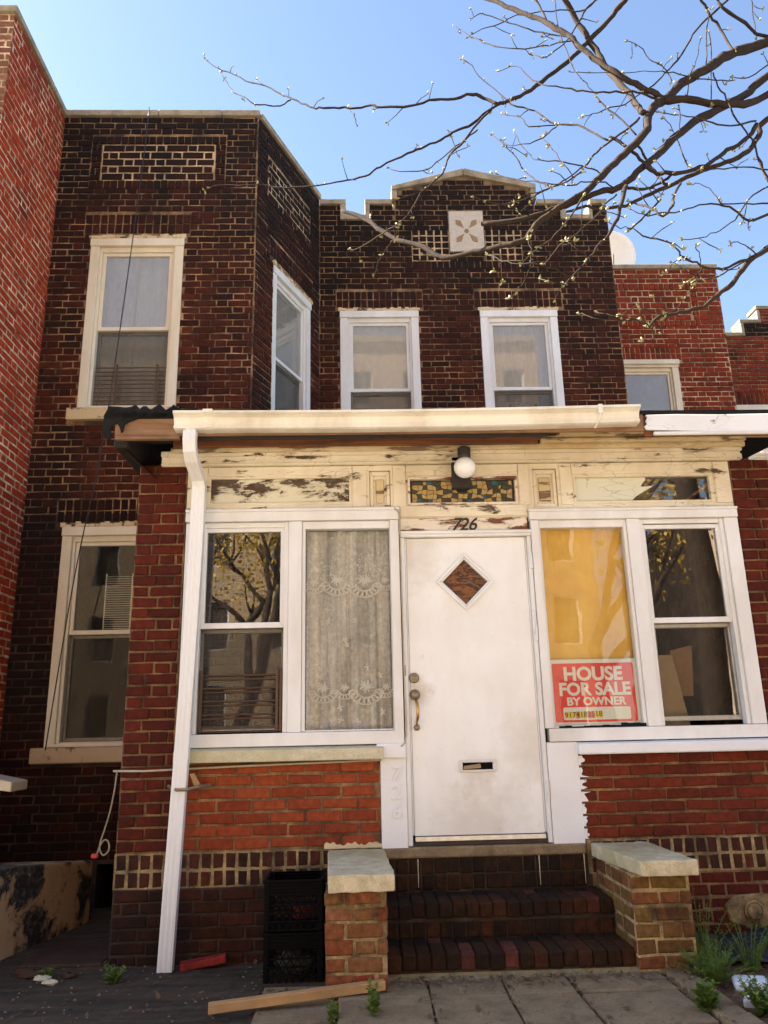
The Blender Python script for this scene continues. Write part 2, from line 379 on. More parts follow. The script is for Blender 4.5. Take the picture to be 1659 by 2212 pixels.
M['wood_black'] = m_wood('wood_black', (.022, .012, .008), (.012, .008, .006))  # timber darkened to near-black to stand for the dark under the eave
M['wood_brown'] = m_wood('wood_brown', (.26, .085, .022), (.06, .02, .008))
M['wood_pale'] = m_wood('wood_pale', (.58, .35, .15), (.45, .24, .09))
M['tar'] = m_stone('tar', (.008, .008, .008), (.02, .02, .018), 12, .5, bumpk=1.0, rough=.85)
M['gutter'] = m_paint('gutter', (.78, .75, .65), dirt_or_haze=(.3, .21, .09), dk=.5, rough=.35)
M['downspout'] = m_paint('downspout', (.74, .75, .75), dirt_or_haze=(.45, .38, .26), dk=.16, rough=.35, streak=False, bumpk=.04)
M['glass'] = m_glass('glass', refl=1.25, base=.02, wav=.04)
M['glass_dim'] = m_glass('glass_dim', refl=.4, base=.0, wav=.04)
M['glass_mid'] = m_glass('glass_mid', refl=.2, base=.02, wav=.06)
M['glass_clear'] = m_glass('glass_clear', refl=.4, base=.0, wav=.05, dirt_or_haze=.02)
M['glass_up'] = m_glass('glass_up', refl=.75, base=.03, wav=.04, dirt_or_haze=.5)  # strong white film put in to brighten the upper panes
M['glass_pale'] = m_glass('glass_pale', refl=.9, base=.03, wav=.04, dirt_or_haze=.5)  # pale film put in to lighten the bay side panes
M['screen'] = m_cloth('screen', (.08, .07, .06), alpha=.24, trans=0)
M['black_metal'] = m_plain('black_metal', (.03, .024, .02), .5, .3)
M['rust_metal'] = m_plain('rust_metal', (.09, .05, .03), .6, .3)
M['grey_metal'] = m_plain('grey_metal', (.34, .32, .28), .4, .5)
M['alu'] = m_plain('alu', (.55, .54, .5), .35, .6)
M['brass'] = m_plain('brass', (.5, .29, .08), .35, .9)
M['dull_brass'] = m_plain('dull_brass', (.28, .22, .14), .5, .7)
M['globe'] = m_plain('globe', (.82, .82, .8), .25, 0, .06, 8, .05)
M['curtain_blue'] = m_cloth('curtain_blue', (.78, .84, .90), .95, .35, .15)
M['curtain_white'] = m_cloth('curtain_white', (.88, .82, .74), .88, .3, .15)
M['blind'] = m_plain('blind', (.62, .52, .36), .6, 0, .12, 5)
M['shade'] = m_plain('shade', (.86, .84, .78), .7, 0, .12, 3)
M['lace'] = m_cloth('lace', (.95, .90, .84), .74, .45, .08, weave=30)
M['lace_solid'] = m_cloth('lace_solid', (.95, .92, .87), .92, .1, .3)
M['interior'] = m_plain('interior', (.17, .10, .055), .9)
M['interior_dark'] = m_plain('interior_dark', (.05, .035, .025), .9)
M['cardboard'] = m_plain('cardboard', (.42, .31, .19), .85, 0, .2, 6)
M['paper'] = m_plain('paper', (.72, .74, .77), .8, 0, .1, 8)
M['plastic_black'] = m_plain('plastic_black', (.004, .004, .004), .9, 0, .3, Specular_IOR_Level=.12)
M['sign_red'] = m_plain('sign_red', (.72, .022, .012), .45, 0, .1, 4, .05)
M['sign_white'] = m_plain('sign_white', (.72, .69, .58), .45, 0, .06, 4, .05)
M['sticker_yellow'] = m_plain('sticker_yellow', (.72, .52, .03), .5, 0, .1)
M['sticker_red'] = m_plain('sticker_red', (.62, .16, .12), .5, 0, .1)
M['ink'] = m_plain('ink', (.10, .06, .02), .6)
M['tarp'] = m_plain('tarp', (.014, .022, .032), .4, 0, .3)
M['rope'] = m_plain('rope', (.26, .21, .14), .9)
M['cable_black'] = m_plain('cable_black', (.012, .012, .014), .5)
M['cable_white'] = m_plain('cable_white', (.40, .34, .24), .6)
M['red_plastic'] = m_plain('red_plastic', (.4, .03, .02), .5)
M['bark'] = m_stone('bark', (.032, .021, .014), (.014, .009, .006), 22, .6, bumpk=.6)
M['bud'] = m_leaf('bud', (.27, .28, .11), (.36, .32, .16), .4)
M['weed'] = m_leaf('weed', (.12, .21, .035), (.20, .28, .05), .35)
M['foliage'] = m_leaf('foliage', (.48, .28, .035), (.36, .25, .04), .4)
g = NG('sheet_amber')
cr_ = g.noise(5, g.pos((1, 1, .7)), detail=6, rough=.5, dist=.3)
M['amber'] = g.end(g.bsdf(g.mix(g.ramp(cr_, [(.3, 0.0), (.7, 1.0)]), (.85, .50, .07), (.66, .34, .035)), .3, g.bump(cr_, .8, .02)))
g = NG('soil')
n1 = g.noise(7, detail=9, rough=.7); n2 = g.noise(2.2, g.pos((.5, 5, 1)), detail=7, rough=.65)
c_ = g.mix(g.ramp(n2, [(.35, 0.0), (.7, 1.0)]), (.018, .012, .007), (.095, .06, .033))
c_ = g.mix(g.ramp(n1, [(.5, 0.0), (.7, .6)]), c_, (.03, .035, .016))
M['soil'] = g.end(g.bsdf(c_, .95, g.bump(g.math('ADD', n1, n2), 1.0, .02)))
g = NG('mulch'); n1 = g.noise(40, detail=8, rough=.75)
M['mulch'] = g.end(g.bsdf(g.ramp(n1, [(.3, (.03, .017, .01)), (.5, (.16, .075, .035)), (.7, (.3, .17, .09))]), .95, g.bump(n1, 1.0, .03)))
g = NG('asphalt'); n1 = g.noise(50, detail=6)
M['asphalt'] = g.end(g.bsdf(g.ramp(n1, [(.3, (.045, .045, .047)), (.7, (.075, .073, .07))]), .9, g.bump(n1, .5, .006)))
M['pave_far'] = m_stone('pave_far', (.42, .39, .34), (.25, .23, .2), 3, .5, bumpk=.3)
# ------------------------------------------------------------------ brickwork
def pix(p):
    v = Vector(p)-Vector((0, CY, CZ)); d = v.dot(fw)
    if d < .1: return None
    k = 1699.6/d*768/1659
    return (384+v.dot(rt2)*k, 512-v.dot(up2)*k, k)
def brick_verts(L, H, c=.006, jit=.004, D=.038, r=rnd):
    """closed little brick, back at y=0, chamfered front at y=-D, jittered corners; local metres"""
    j = lambda: r.uniform(-jit, jit)
    a, b = L/2, H/2
    back = [(-a, 0, -b), (a, 0, -b), (a, 0, b), (-a, 0, b)]
    mid = [(-a+j(), -(D-c), -b+j()), (a+j(), -(D-c), -b+j()), (a+j(), -(D-c), b+j()), (-a+j(), -(D-c), b+j())]
    fr = [(x+(c if x < 0 else -c), -D+r.uniform(0, .0015), z+(c if z < 0 else -c)) for x, y, z in mid]
    f = [(3, 2, 1, 0), (8, 9, 10, 11)]
    for k in (0, 4):
        for i in range(4):
            n = (i+1) % 4; f.append((k+i, k+n, k+4+n, k+4+i))
    return back+mid+fr, f
BMESH = {}
def brick_mesh(L, H, mat, D):
    key = (round(L/.012), round(H/.012), mat.name, D)
    var = BMESH.setdefault(key, [])
    if len(var) < 3:
        v, f = brick_verts(round(L/.012)*.012, round(H/.012)*.012, D=D)
        me = bpy.data.meshes.new('brick'); me.from_pydata(v, [], f); me.materials.append(mat); var.append(me); return me
    return rnd.choice(var)
def course(fr, u0, u1, z0, z1, mod, off, holes=(), joint=.011, dz=0.0, mat=None, D=.038, out=None):
    """one course: mod = list of brick module lengths, repeated"""
    u = u0-off; i = 0; zc = (z0+z1)/2
    hs = [(h[0], h[1]) for h in holes if h[2] < zc < h[3]]
    while u < u1:
        m = mod[i % len(mod)]; i += 1
        a, b = max(u, u0), min(u+m, u1); u += m
        segs = [(a, b)] if b-a > .03 else []
        for h0, h1 in hs:
            ns = []
            for s0, s1 in segs:
                if s1 <= h0 or s0 >= h1: ns.append((s0, s1)); continue
                if h0-s0 > .03: ns.append((s0, h0))
                if s1-h1 > .03: ns.append((h1, s1))
            segs = ns
        for s0, s1 in segs:
            out.append((fr, s0+joint/2+rnd.uniform(-.002, .003), s1-joint/2+rnd.uniform(-.003, .002), z0+joint/2+rnd.uniform(-.0012, .002), z1-joint/2+rnd.uniform(-.002, .0012), dz+rnd.uniform(-.0035, .003), mat, D))
RUN, FLEM = [.226], [.216, .112]
def courses(fr, u0, u1, z0, z1, bond, mat, out, holes=(), ch=.0742, joint=.011, dz=.011, top=None, D=.038, off0=0.0):
    n = max(1, round((z1-z0)/ch)); h = (z1-z0)/n
    for i in range(n):
        a, b = z0+i*h, z0+(i+1)*h
        L = sum(bond); off = (i % 2)*(L/2)+rnd.uniform(-.006, .006)+off0
        uu0, uu1 = u0, u1
        if top:                                   # gable line: keep only what lies under it
            rng = top(b)
            if rng is None: continue
            uu0, uu1 = max(u0, rng[0]), min(u1, rng[1])
            if uu1-uu0 < .05: continue
        a += rnd.uniform(-.0018, .0018); b += rnd.uniform(-.0018, .0018)
        course(fr, uu0, uu1, a, b, bond, off, holes, joint, dz, mat, D, out)
def rowlocks(fr, u0, u1, z0, z1, mat, out, pitch=.0742, rows=1, joint=.012, dz=.011, D=.038):
    n = max(1, round((u1-u0)/pitch)); p = (u1-u0)/n; h = (z1-z0)/rows
    for r_ in range(rows):
        for i in range(n):
            out.append((fr, u0+i*p+joint/2, u0+(i+1)*p-joint/2, z0+r_*h+joint/2, z0+(r_+1)*h-joint/2, dz+rnd.uniform(-.002, .002), mat, D))
def lay(items, parent, limit=300, name='brick', hide=None):
    """the 300 bricks that show largest become objects of their own, the rest one part"""
    def size(it):
        fr, a, b, c, d, e, m, D = it
        P = pix(fr.p((a+b)/2, (c+d)/2, e))
        if P is None: return 0
        x, y, k = P
        if x < -4 or x > 772 or y < -4 or y > 1028: return 0
        if hide and hide(x, y): return 0
        v = Vector((0, CY, CZ))-Vector(fr.p((a+b)/2, (c+d)/2, e)); v.normalize()
        return (b-a)*(d-c)*k*k*abs(v.x*fr.n[0]+v.y*fr.n[1])
    srt = sorted(items, key=size, reverse=True)
    ind = [it for it in srt[:limit] if size(it) > 0]
    rest = srt[len(ind):]
    for fr, a, b, c, d, e, m, D in ind:
        o = bpy.data.objects.new(name, brick_mesh(b-a, d-c, m, D)); link(o, parent)
        o.matrix_basis = fr.mat((a+b)/2, (c+d)/2, e-(D))
    by = {}
    for it in rest: by.setdefault(it[6].name, []).append(it)
    v, f, mi, mats = [], [], [], []
    for mn, L in by.items():
        mats.append(L[0][6])
        for fr, a, b, c, d, e, m, D in L:
            bv, bf = brick_verts(b-a, d-c, D=D)
            Mx = fr.mat((a+b)/2, (c+d)/2, e-D); k = len(v)
            v += [tuple(Mx @ Vector(p)) for p in bv]
            f += [tuple(k+i for i in q) for q in bf]; mi += [len(mats)-1]*len(bf)
    if f:
        me = bpy.data.meshes.new(name+'work'); me.from_pydata(v, [], f)
        for m in mats: me.materials.append(m)
        me.polygons.foreach_set('material_index', mi)
        o = bpy.data.objects.new(name+'work', me); link(o, parent)
        if len(ind) >= limit: o['kind'] = 'stuff'
        else: o['kind'] = 'stuff'
def wall(fr, u0, u1, z0, z1, holes, thick, mb):
    """mortar-bed wall with real openings: front, back, reveals"""
    us = sorted({u0, u1, *[min(max(h[i], u0), u1) for h in holes for i in (0, 1)]})
    zs = sorted({z0, z1, *[min(max(h[i], z0), z1) for h in holes for i in (2, 3)]})
    solid = lambda i, j: (0 <= i < len(us)-1 and 0 <= j < len(zs)-1 and
        not any(h[0] < (us[i]+us[i+1])/2 < h[1] and h[2] < (zs[j]+zs[j+1])/2 < h[3] for h in holes))
    for i in range(len(us)-1):
        for j in range(len(zs)-1):
            if not solid(i, j): continue
            a, b, c, d = us[i], us[i+1], zs[j], zs[j+1]; t = -thick
            mb.quad(fr.p(a, c), fr.p(b, c), fr.p(b, d), fr.p(a, d))
            mb.quad(fr.p(b, c, t), fr.p(a, c, t), fr.p(a, d, t), fr.p(b, d, t))
            if not solid(i-1, j): mb.quad(fr.p(a, c, t), fr.p(a, c), fr.p(a, d), fr.p(a, d, t))
            if not solid(i+1, j): mb.quad(fr.p(b, c), fr.p(b, c, t), fr.p(b, d, t), fr.p(b, d))
            if not solid(i, j-1): mb.quad(fr.p(a, c, t), fr.p(b, c, t), fr.p(b, c), fr.p(a, c))
            if not solid(i, j+1): mb.quad(fr.p(a, d), fr.p(b, d), fr.p(b, d, t), fr.p(a, d, t))
    return mb
def rect(u0, u1, z0, z1): return [(u0, z0), (u1, z0), (u1, z1), (u0, z1)]

# ------------------------------------------------------------------ windows (house > window > casing, sash, pane ...)
def window(fr, o, parent, zm, mat='white', casing=.09, head=.085, sillh=.03, glass='glass_up', screen=True, d=.012, lower_d=-.075):
    """double-hung window in the opening o=(u0,u1,z0,z1); zm = meeting rail height"""
    u0, u1, z0, z1 = o
    cas = MB(); a, b, c, e = u0+casing, u1-casing, z0+sillh, z1-head
    cas.fb(fr, u0, a, z0, z1-head, -.06, d); cas.fb(fr, b, u1, z0, z1-head, -.06, d)
    cas.fb(fr, u0-.004, u1+.004, z1-head, z1, -.06, d+.012); cas.fb(fr, a, b, z0, c, -.06, d+.004)
    cas.ring(fr, rect(a-.01, b+.01, c-.01, e+.01), rect(a+.026, b-.026, c+.012, e-.05), -.10, -.02)
    W_ = cas.build('window', M[mat], parent, bevel=.004)
    us = MB(); ia, ib, it = a+.026, b-.026, e-.05
    us.ring(fr, rect(ia, ib, zm-.018, it), rect(ia+.035, ib-.035, zm+.022, it-.035), -.075, -.04)
    us.build('upper_sash', M[mat], W_, bevel=.003)
    MB().fb(fr, ia+.03, ib-.03, zm+.018, it-.03, -.062, -.056).build('pane', M[glass], W_)
    ls = MB()
    ls.ring(fr, rect(ia, ib, c+.012, zm-.018), rect(ia+.03, ib-.03, c+.045, zm-.05), -.115, -.08)
    ls.build('lower_sash', M['grey_metal' if screen else mat], W_, bevel=.003)
    MB().fb(fr, ia+.025, ib-.025, c+.04, zm-.045, -.102, -.096).build('pane', M[glass], W_)
    if screen:
        MB().fb(fr, ia+.002, ib-.002, c+.014, zm-.02, -.0795, -.0785).build('screen', M['screen'], W_)
    return W_
def curtain(fr, u0, u1, z0, z1, d, folds, amp, mat, name='curtain', seed=0, n=None, m=10):
    r = random.Random(seed); mb = MB(); n = n or folds*8
    ph = [r.uniform(0, 6.28) for _ in range(4)]
    def pt(i, j):
        s, t = i/n, j/m
        u = u0+(u1-u0)*s
        dd = amp*(math.sin(s*folds*6.283+ph[0]+.3*math.sin(t*3+ph[1]))+.5*math.sin(s*folds*2.7*6.283+ph[2]))*(.6+.4*t)
        return fr.p(u+.3*amp*math.sin(s*folds*6.28*.7+ph[3]), z1+(z0-z1)*t, d+dd)
    for j in range(m+1):
        for i in range(n+1): mb.v.append(pt(i, j))
    for j in range(m):
        for i in range(n):
            k = j*(n+1)+i; mb.f.append((k, k+1, k+n+2, k+n+1))
    return mb

# ================================================================== GROUND
def sheet(name, x0, x1, y0, y1, z, mat, nx=1, ny=1, amp=0.0, seed=1, parent=None):
    mb = MB(); r = random.Random(seed)
    for j in range(ny+1):
        for i in range(nx+1):
            mb.v.append((x0+(x1-x0)*i/nx, y0+(y1-y0)*j/ny, z+r.uniform(-amp, amp)))
    for j in range(ny):
        for i in range(nx):
            k = j*(nx+1)+i; mb.f.append((k, k+1, k+nx+2, k+nx+1))
    return mb.build(name, M[mat], parent)
gr = sheet('ground', -120, 120, -120, 120, -.72, 'soil'); gr['kind'] = 'structure'
yd = sheet('yard', -3.05, -.56, -4.2, 1.7, -.63, 'soil', 40, 70, .006); yd['kind'] = 'structure'
yr = sheet('yard', 1.7, 6, -4.2, 0, -.6, 'mulch', 60, 60, .012, 2); yr['kind'] = 'structure'
sw = MB().box(-60, 60, -9.5, -4.2, -.8, -.6).build('pavement', M['pave_far']); sw['kind'] = 'structure'
rd = sheet('road', -60, 60, -19, -9.5, -.715, 'asphalt'); rd['kind'] = 'structure'
sw = MB().box(-60, 60, -24, -19, -.8, -.6).build('pavement', M['pave_far']); sw['kind'] = 'structure'
# front path: every paving slab a piece
pt_ = sheet('path', -.57, 1.75, -4.2, -.02, -.618, 'concrete_dark'); pt_['kind'] = 'structure'
def slab(x0, x1, y0, y1, z, t=.05, parent=pt_, skew=0.0):
    q = lambda: rnd.uniform(-.006, .006)
    p = [(x0+q(), y0+q()), (x1+q(), y0+q()), (x1+skew+q(), y1+q()), (x0+skew+q(), y1+q())]
    zz = [z+rnd.uniform(-.005, .005) for _ in range(4)]
    return MB().hexa([(a, b, z-t) for a, b in p]+[(a, b, h) for (a, b), h in zip(p, zz)]).build('paving_slab', M['concrete'], parent, bevel=.009, seg=2)
xs = [-.145, .322, .716, 1.072, 1.578]
for r_, (ya, yb) in enumerate(((-.955, -.66), (-1.42, -.968), (-2.3, -1.435), (-3.2, -2.315), (-4.2, -3.215))):
    for i in range(4):
        slab(xs[i]+.007, xs[i+1]-.007, ya, min(yb, -.64), -.57)
slab(.10, 1.5, -.655, -.60, -.568)
for ya, yb in ((-1.15, -.61), (-2.0, -1.165), (-3.1, -2.015), (-4.2, -3.115)):
    slab(-.545, -.165, ya, yb, -.603)
    slab(1.592, 1.735, ya-.2, yb-.09 if ya == -1.15 else yb-.2, -.555)
# walkway beside the porch, down to the cellar door
cw_ = MB()
cw_.hexa([(-2.1, 0, -.72), (-1.60, 0, -.72), (-1.60, 1.7, -.78), (-2.24, 1.7, -.78), (-2.1, 0, -.61), (-1.60, 0, -.61), (-1.60, 1.7, -.66), (-2.24, 1.7, -.66)])
cw_ = cw_.build('walkway', M['concrete_dark'], None, bevel=.01); cw_['kind'] = 'structure'

# ================================================================== ROW HOUSE
BAY, MAIN = 1.72, 3.1
house = thing('row_house', (0, 3, -.6), 'dark soot-stained brick row house with stepped parapet and projecting bay, behind the white porch', 'house')
fB = Fr(0, BAY); fM = Fr(0, MAIN); fS = Fr(-1.03, BAY, .585, 1.38); LS = math.hypot(.585, 1.38)
X0 = -3.095
ho = []                                            # bricks of the house
# openings
WBU = (-2.695, -1.755, 3.745, 5.615); WBL = (-2.72, -1.78, .63, 2.575)
W2 = (-.197, .742, 3.45, 5.565); W3 = (1.487, 2.42, 3.45, 5.56); WS = (.37, 1.245, 3.5, 5.53)
CELL = (-2.2, -1.6, -.72, -.3)
mw = MB()
wall(fB, X0, -1.03, 2.7, 7.12, [WBU], .25, mw)
ml = MB(); wall(fB, X0, -1.03, -.72, 2.7, [WBL, CELL], .25, ml); ml.build('wall', M['mortar_low_shaded'], house)
wall(fS, 0, LS, -.72, 7.12, [WS], .25, mw)
wall(fM, -.445, 3.17, -.72, 6.83, [W2, W3, (.3, 1.2, -.7, 2.0)], .25, mw)
# stepped and gabled parapet of the main front
for a, b, t in ((-.445, -.15, 7.05), (.15, .5, 7.05), (2.25, 2.65, 7.05), (2.935, 3.17, 7.05)):
    mw.fb(fM, a, b, 6.83, t, -.25, 0)
mw.prism(fM, [(.5, 6.83), (2.25, 6.83), (2.25, 7.27), (1.377, 7.49), (.5, 7.25)], -.25, 0)
mw.build('wall', M['mortar_dark'], house)
sh = MB()                                           # shell behind the fronts, so that the rooms are dark
sh.box(-3.1, 3.17, 11.0, 11.2, -.7, 7.0); sh.box(3.02, 3.165, MAIN+.26, 11, -.7, 6.8); sh.box(-3.095, -2.95, BAY+.26, 11, -.7, 6.8)
sh.build('side_wall', M['brick_brown'], house)
MB().box(-2.95, 3.02, MAIN+.26, 11, 6.5, 6.6).build('roof', M['tar'], house)
MB().poly([(-2.95, BAY+.26, 6.55), (-1.1, BAY+.26, 6.55), (-.4, MAIN+.26, 6.55), (-2.95, MAIN+.26, 6.55)]).build('roof', M['tar'], house)
MB().box(-2.95, 3.02, BAY+.3, 11, 3.0, 3.12).build('upper_floor', M['interior'], house)
# --- bay front bricks
pan = (-2.775, -1.363, 6.215, 6.87)
lin1 = (-2.775, -1.70, 5.625, 5.91); lin2 = (-2.79, -1.56, 2.585, 2.84)
hol = [WBU, WBL, CELL, pan, lin1, lin2, (-2.78, -1.71, 3.615, 3.745), (-2.81, -1.6, .50, .635), (-2.99, -2.24, -.72, -.27)]
BD = M['brick_dark']
courses(fB, X0, -1.035, -.27, 2.7, FLEM, M['brick_low_shaded'], ho, hol)
courses(fB, X0, -1.035, 2.7, 7.12, FLEM, BD, ho, hol)
rowlocks(fB, lin1[0], lin1[1], 5.68, 5.91, BD, ho, rows=2); rowlocks(fB, lin2[0], lin2[1], 2.62, 2.84, M['brick_low_shaded'], ho, rows=2)
courses(fB, lin1[0], WBU[0], 5.625, 5.68, [.2], BD, ho); 
rowlocks(fB, pan[0], pan[1], 6.77, 6.87, BD, ho, dz=.02); rowlocks(fB, pan[0], pan[1], 6.215, 6.32, BD, ho, dz=.02)
courses(fB, pan[0], -2.665, 6.32, 6.77, [.11], BD, ho, dz=.02); courses(fB, -1.473, pan[1], 6.32, 6.77, [.11], BD, ho, dz=.02)
courses(fB, -2.66, -1.478, 6.325, 6.765, [.232, .1], BD, ho, ch=.088, joint=.017, dz=.0105)
PB = MB().fb(fB, -2.665, -1.473, 6.32, 6.77, -.01, .0015).build('panel_mortar', M['mortar_light'], house)
# --- bay side bricks
panS = (.24, 1.24, 6.27, 6.80); linS = (.30, 1.32, 5.54, 5.84)
courses(fS, .005, LS-.01, 2.9, 7.12, FLEM, BD, ho, [WS, panS, linS])
rowlocks(fS, linS[0], linS[1], 5.62, 5.84, BD, ho, rows=2)
courses(fS, panS[0], panS[1], 6.29, 6.79, [.232, .1], BD, ho, ch=.088, joint=.017, dz=.0105)
MB().fb(fS, panS[0], panS[1], 6.27, 6.80, -.01, .0015).build('panel_mortar', M['mortar_light'], house)
# --- main front bricks
lA = (-.24, .80, 5.575, 5.835); lB = (1.43, 2.497, 5.575, 5.835)
gA = (.695, 1.158, 6.25, 6.695); gB = (1.605, 2.06, 6.25, 6.695); orn = (1.16, 1.60, 6.365, 6.95); band = (.62, 2.14, 6.135, 6.25)
courses(fM, -.44, 3.165, 3.2, 6.83, FLEM, BD, ho, [W2, W3, lA, lB, gA, gB, orn, band])
for a, b in ((-.44, -.15), (.15, .5), (2.25, 2.65), (2.935, 3.165)):
    courses(fM, a, b, 6.83, 7.05, FLEM, BD, ho, [orn])
courses(fM, .5, 2.25, 6.83, 7.49, FLEM, BD, ho, [orn], top=lambda z: (.5, 2.25) if z < 7.22 else (1.377-(7.49-z)/.24*.86, 1.377+(7.49-z)/.24*.86))
for l in (lA, lB): rowlocks(fM, l[0], l[1], 5.61, 5.835, BD, ho, rows=2)
for g_ in (gA, gB):
    rowlocks(fM, g_[0], g_[1], g_[2], g_[3], BD, ho, pitch=.092, rows=5, joint=.02, dz=.011)
    MB().fb(fM, g_[0], g_[1], g_[2], g_[3], -.01, .0015).build('panel_mortar', M['mortar_light'], house)
rowlocks(fM, band[0], band[1], band[2], band[3], BD, ho, dz=.014)
lay(ho, house, hide=lambda x, y: (x > 172 and y > 413) or (x > 128 and y > 462))
# stucco base of the bay
MB().fb(fB, -3.0, -2.235, -.72, -.27, -.1, .03).build('stucco_base', M['peel_stucco'], house, bevel=.02, seg=2)
MB().box(-2.35, -1.5, BAY+.9, BAY+.95, -.75, .2).build('cellar_wall', M['interior_dark'], house)
# copings
def cop(fr, u0, u1, z0, z1, d0=-.28, d1=.035, m='coping'):
    return MB().fb(fr, u0, u1, z0, z1, d0, d1).build('coping_stone', M[m], house, bevel=.008, seg=2)
cop(fB, X0+.01, -2.1, 7.125, 7.195); cop(fB, -2.095, -1.42, 7.125, 7.196); cop(fB, -1.415, -1.012, 7.125, 7.195)
for k in range(3): cop(fS, .03+k*LS/3, .03+(k+1)*LS/3-.005-(.03 if k == 2 else 0), 7.124, 7.194)
cop(fM, -.44, -.115, 7.053, 7.12); cop(fM, -.185, -.117, 6.83, 7.05); cop(fM, -.115, .125, 6.832, 6.895)
cop(fM, .122, .46, 7.053, 7.12); cop(fM, .124, .182, 6.83, 7.05); cop(fM, .458, .53, 7.123, 7.25)
cop(fM, 2.29, 2.64, 7.053, 7.118); cop(fM, 2.22, 2.288, 7.12, 7.27); cop(fM, 2.575, 2.638, 6.83, 7.05)
cop(fM, 2.64, 2.955, 6.832, 6.895); cop(fM, 2.93, 2.98, 6.83, 7.05); cop(fM, 2.955, 3.175, 7.053, 7.12)
MB().prism(fM, [(.455, 7.252), (1.375, 7.478), (1.375, 7.577), (.462, 7.318)], -.28, .035).build('coping_stone', M['coping'], house, bevel=.008, seg=2)
MB().prism(fM, [(1.38, 7.478), (2.29, 7.272), (2.292, 7.345), (1.38, 7.577)], -.28, .035).build('coping_stone', M['coping'], house, bevel=.008, seg=2)
# ornament tile with four petals
ot = MB().fb(fM, 1.165, 1.592, 6.37, 6.945, -.01, .03).build('ornament_tile', m_stone('tile', (.50, .45, .38), (.3, .25, .2), 12, .4, bumpk=.3), house, bevel=.006)
mt_petal = m_stone('petal', (.30, .2, .11), (.14, .09, .05), 9, .5)
for a in (45, 135, 225, 315):
    ca, sa = math.cos(math.radians(a)), math.sin(math.radians(a))
    ux, uz = ca*.82, sa*1.0
    P_ = lambda r, t: (1.379+ux*r-uz*t, 6.655+uz*r+ux*t)
    MB().prism(fM, [P_(.06, 0), P_(.17, .042), P_(.23, 0), P_(.17, -.042)], .025, .036).build('petal', mt_petal, ot)
MB().lathe(fM.p(1.379, 6.655, .03), [(.028, 0), (.028, .008), (.016, .008), (.016, .002)], 14, 'y').build('boss', mt_petal, ot)
# windows of the house and their sills and bedroom curtains
wbu = window(fB, WBU, house, 4.62, 'white_cream')
wbl = window(fB, WBL, house, 1.61, 'white_cream', glass='glass_dim')
w2 = window(fM, W2, house, 4.555); w3 = window(fM, W3, house, 4.56); ws = window(fS, WS, house, 4.52, casing=.075, glass='glass_pale')
for fr_, o_ in ((fB, WBU), (fB, WBL), (fM, W2), (fM, W3), (fS, WS)):     # ragged flashing over each casing
    mb = MB(); n = 22
    for i in range(n):
        a = o_[0]-.02+(o_[1]-o_[0]+.04)*i/n; b = a+(o_[1]-o_[0]+.04)/n
        mb.fb(fr_, a, b, o_[3], o_[3]+rnd.uniform(.02, .05), -.02, rnd.uniform(.012, .035))
    mb.build('lintel_flashing', M['peel_sill'], house)
MB().fb(fB, -2.777, -1.715, 3.62, 3.742, -.05, .055).build('window_sill', M['peel_sill'], house, bevel=.01, seg=2)
MB().fb(fB, -2.81, -1.75, .50, .632, -.05, .075).build('window_sill', m_peel('sill_low', (.40, .30, .19), (.05, .035, .025), th=.56, scale=6, tan=(.26, .17, .1), tk=.5), house, bevel=.012, seg=2)
tag(curtain(fB, -2.62, -1.83, 3.78, 5.5, -.15, 6, .016, 0, seed=3).build('curtain', M['curtain_blue'], None, True), 'pale blue curtain behind the upper bay window over the left house corner', 'curtain', 'bedroom curtains')
tag(curtain(fM, 1.55, 2.36, 3.5, 5.5, -.155, 7, .018, 0, seed=5).build('curtain', M['curtain_white'], None, True), 'sheer white curtain behind the upper window under the right gable end', 'curtain', 'bedroom curtains')
tag(MB().fb(fM, -.13, .68, 3.5, 5.45, -.135, -.13).build('roller_shade', M['shade'], None), 'plain white roller shade behind the middle upper window', 'shade')
tag(MB().fb(fS, .42, 1.2, 3.5, 5.4, -.135, -.13).build('roller_shade', M['shade'], None), 'plain pale shade behind the slanted bay side window', 'shade')
# venetian blind in the lower bay window
vb = thing('venetian_blind', fB.p(-2.2, 2.1, -.2), 'half-lowered slatted blind behind the shaded lower bay window', 'blind')
for i in range(24):
    z_ = 1.66+i*.021
    MB().fb(fB, -2.36, -1.86, z_, z_+.004, -.21, -.19).build('slat', M['grey_metal'], vb)
mb = MB()
for u_ in (-2.36, -2.12, -1.88): mb.fb(fB, u_, u_+.012, 1.65, 2.17, -.189, -.186)
mb.build('ladder_tape', M['grey_metal'], vb)
# window guards
def guard(fr, u0, u1, z0, z1, n, posts, label, mat='rust_metal', d=-.03, r=.006, pair=False):
    t = thing('window_guard', fr.p((u0+u1)/2, z0, d), label, 'window guard', 'metal window guards')
    for i in range(n):
        z_ = z0+(z1-z0)*i/(n-1)
        MB().tube([fr.p(u0, z_, d), fr.p(u1, z_, d)], r, 6).build('bar', M[mat], t)
        if pair: MB().tube([fr.p(u0+.02, z_-.026, d-.01), fr.p(u1-.02, z_-.026, d-.01)], r, 6).build('bar', M[mat], t)
    for u_ in posts:
        MB().fb(fr, u_-.009, u_+.009, z0-.03, z1+.035, d-.008, d+.008).build('upright', M[mat], t)
guard(fB, -2.56, -1.83, 3.80, 4.19, 10, (-2.35, -1.96), 'rusty horizontal-bar guard across the upper bay window')
guard(fM, 1.62, 2.23, 4.26, 4.315, 2, (1.78, 2.08), 'low black guard rail in the upper right window just above the gutter', 'black_metal', r=.005)
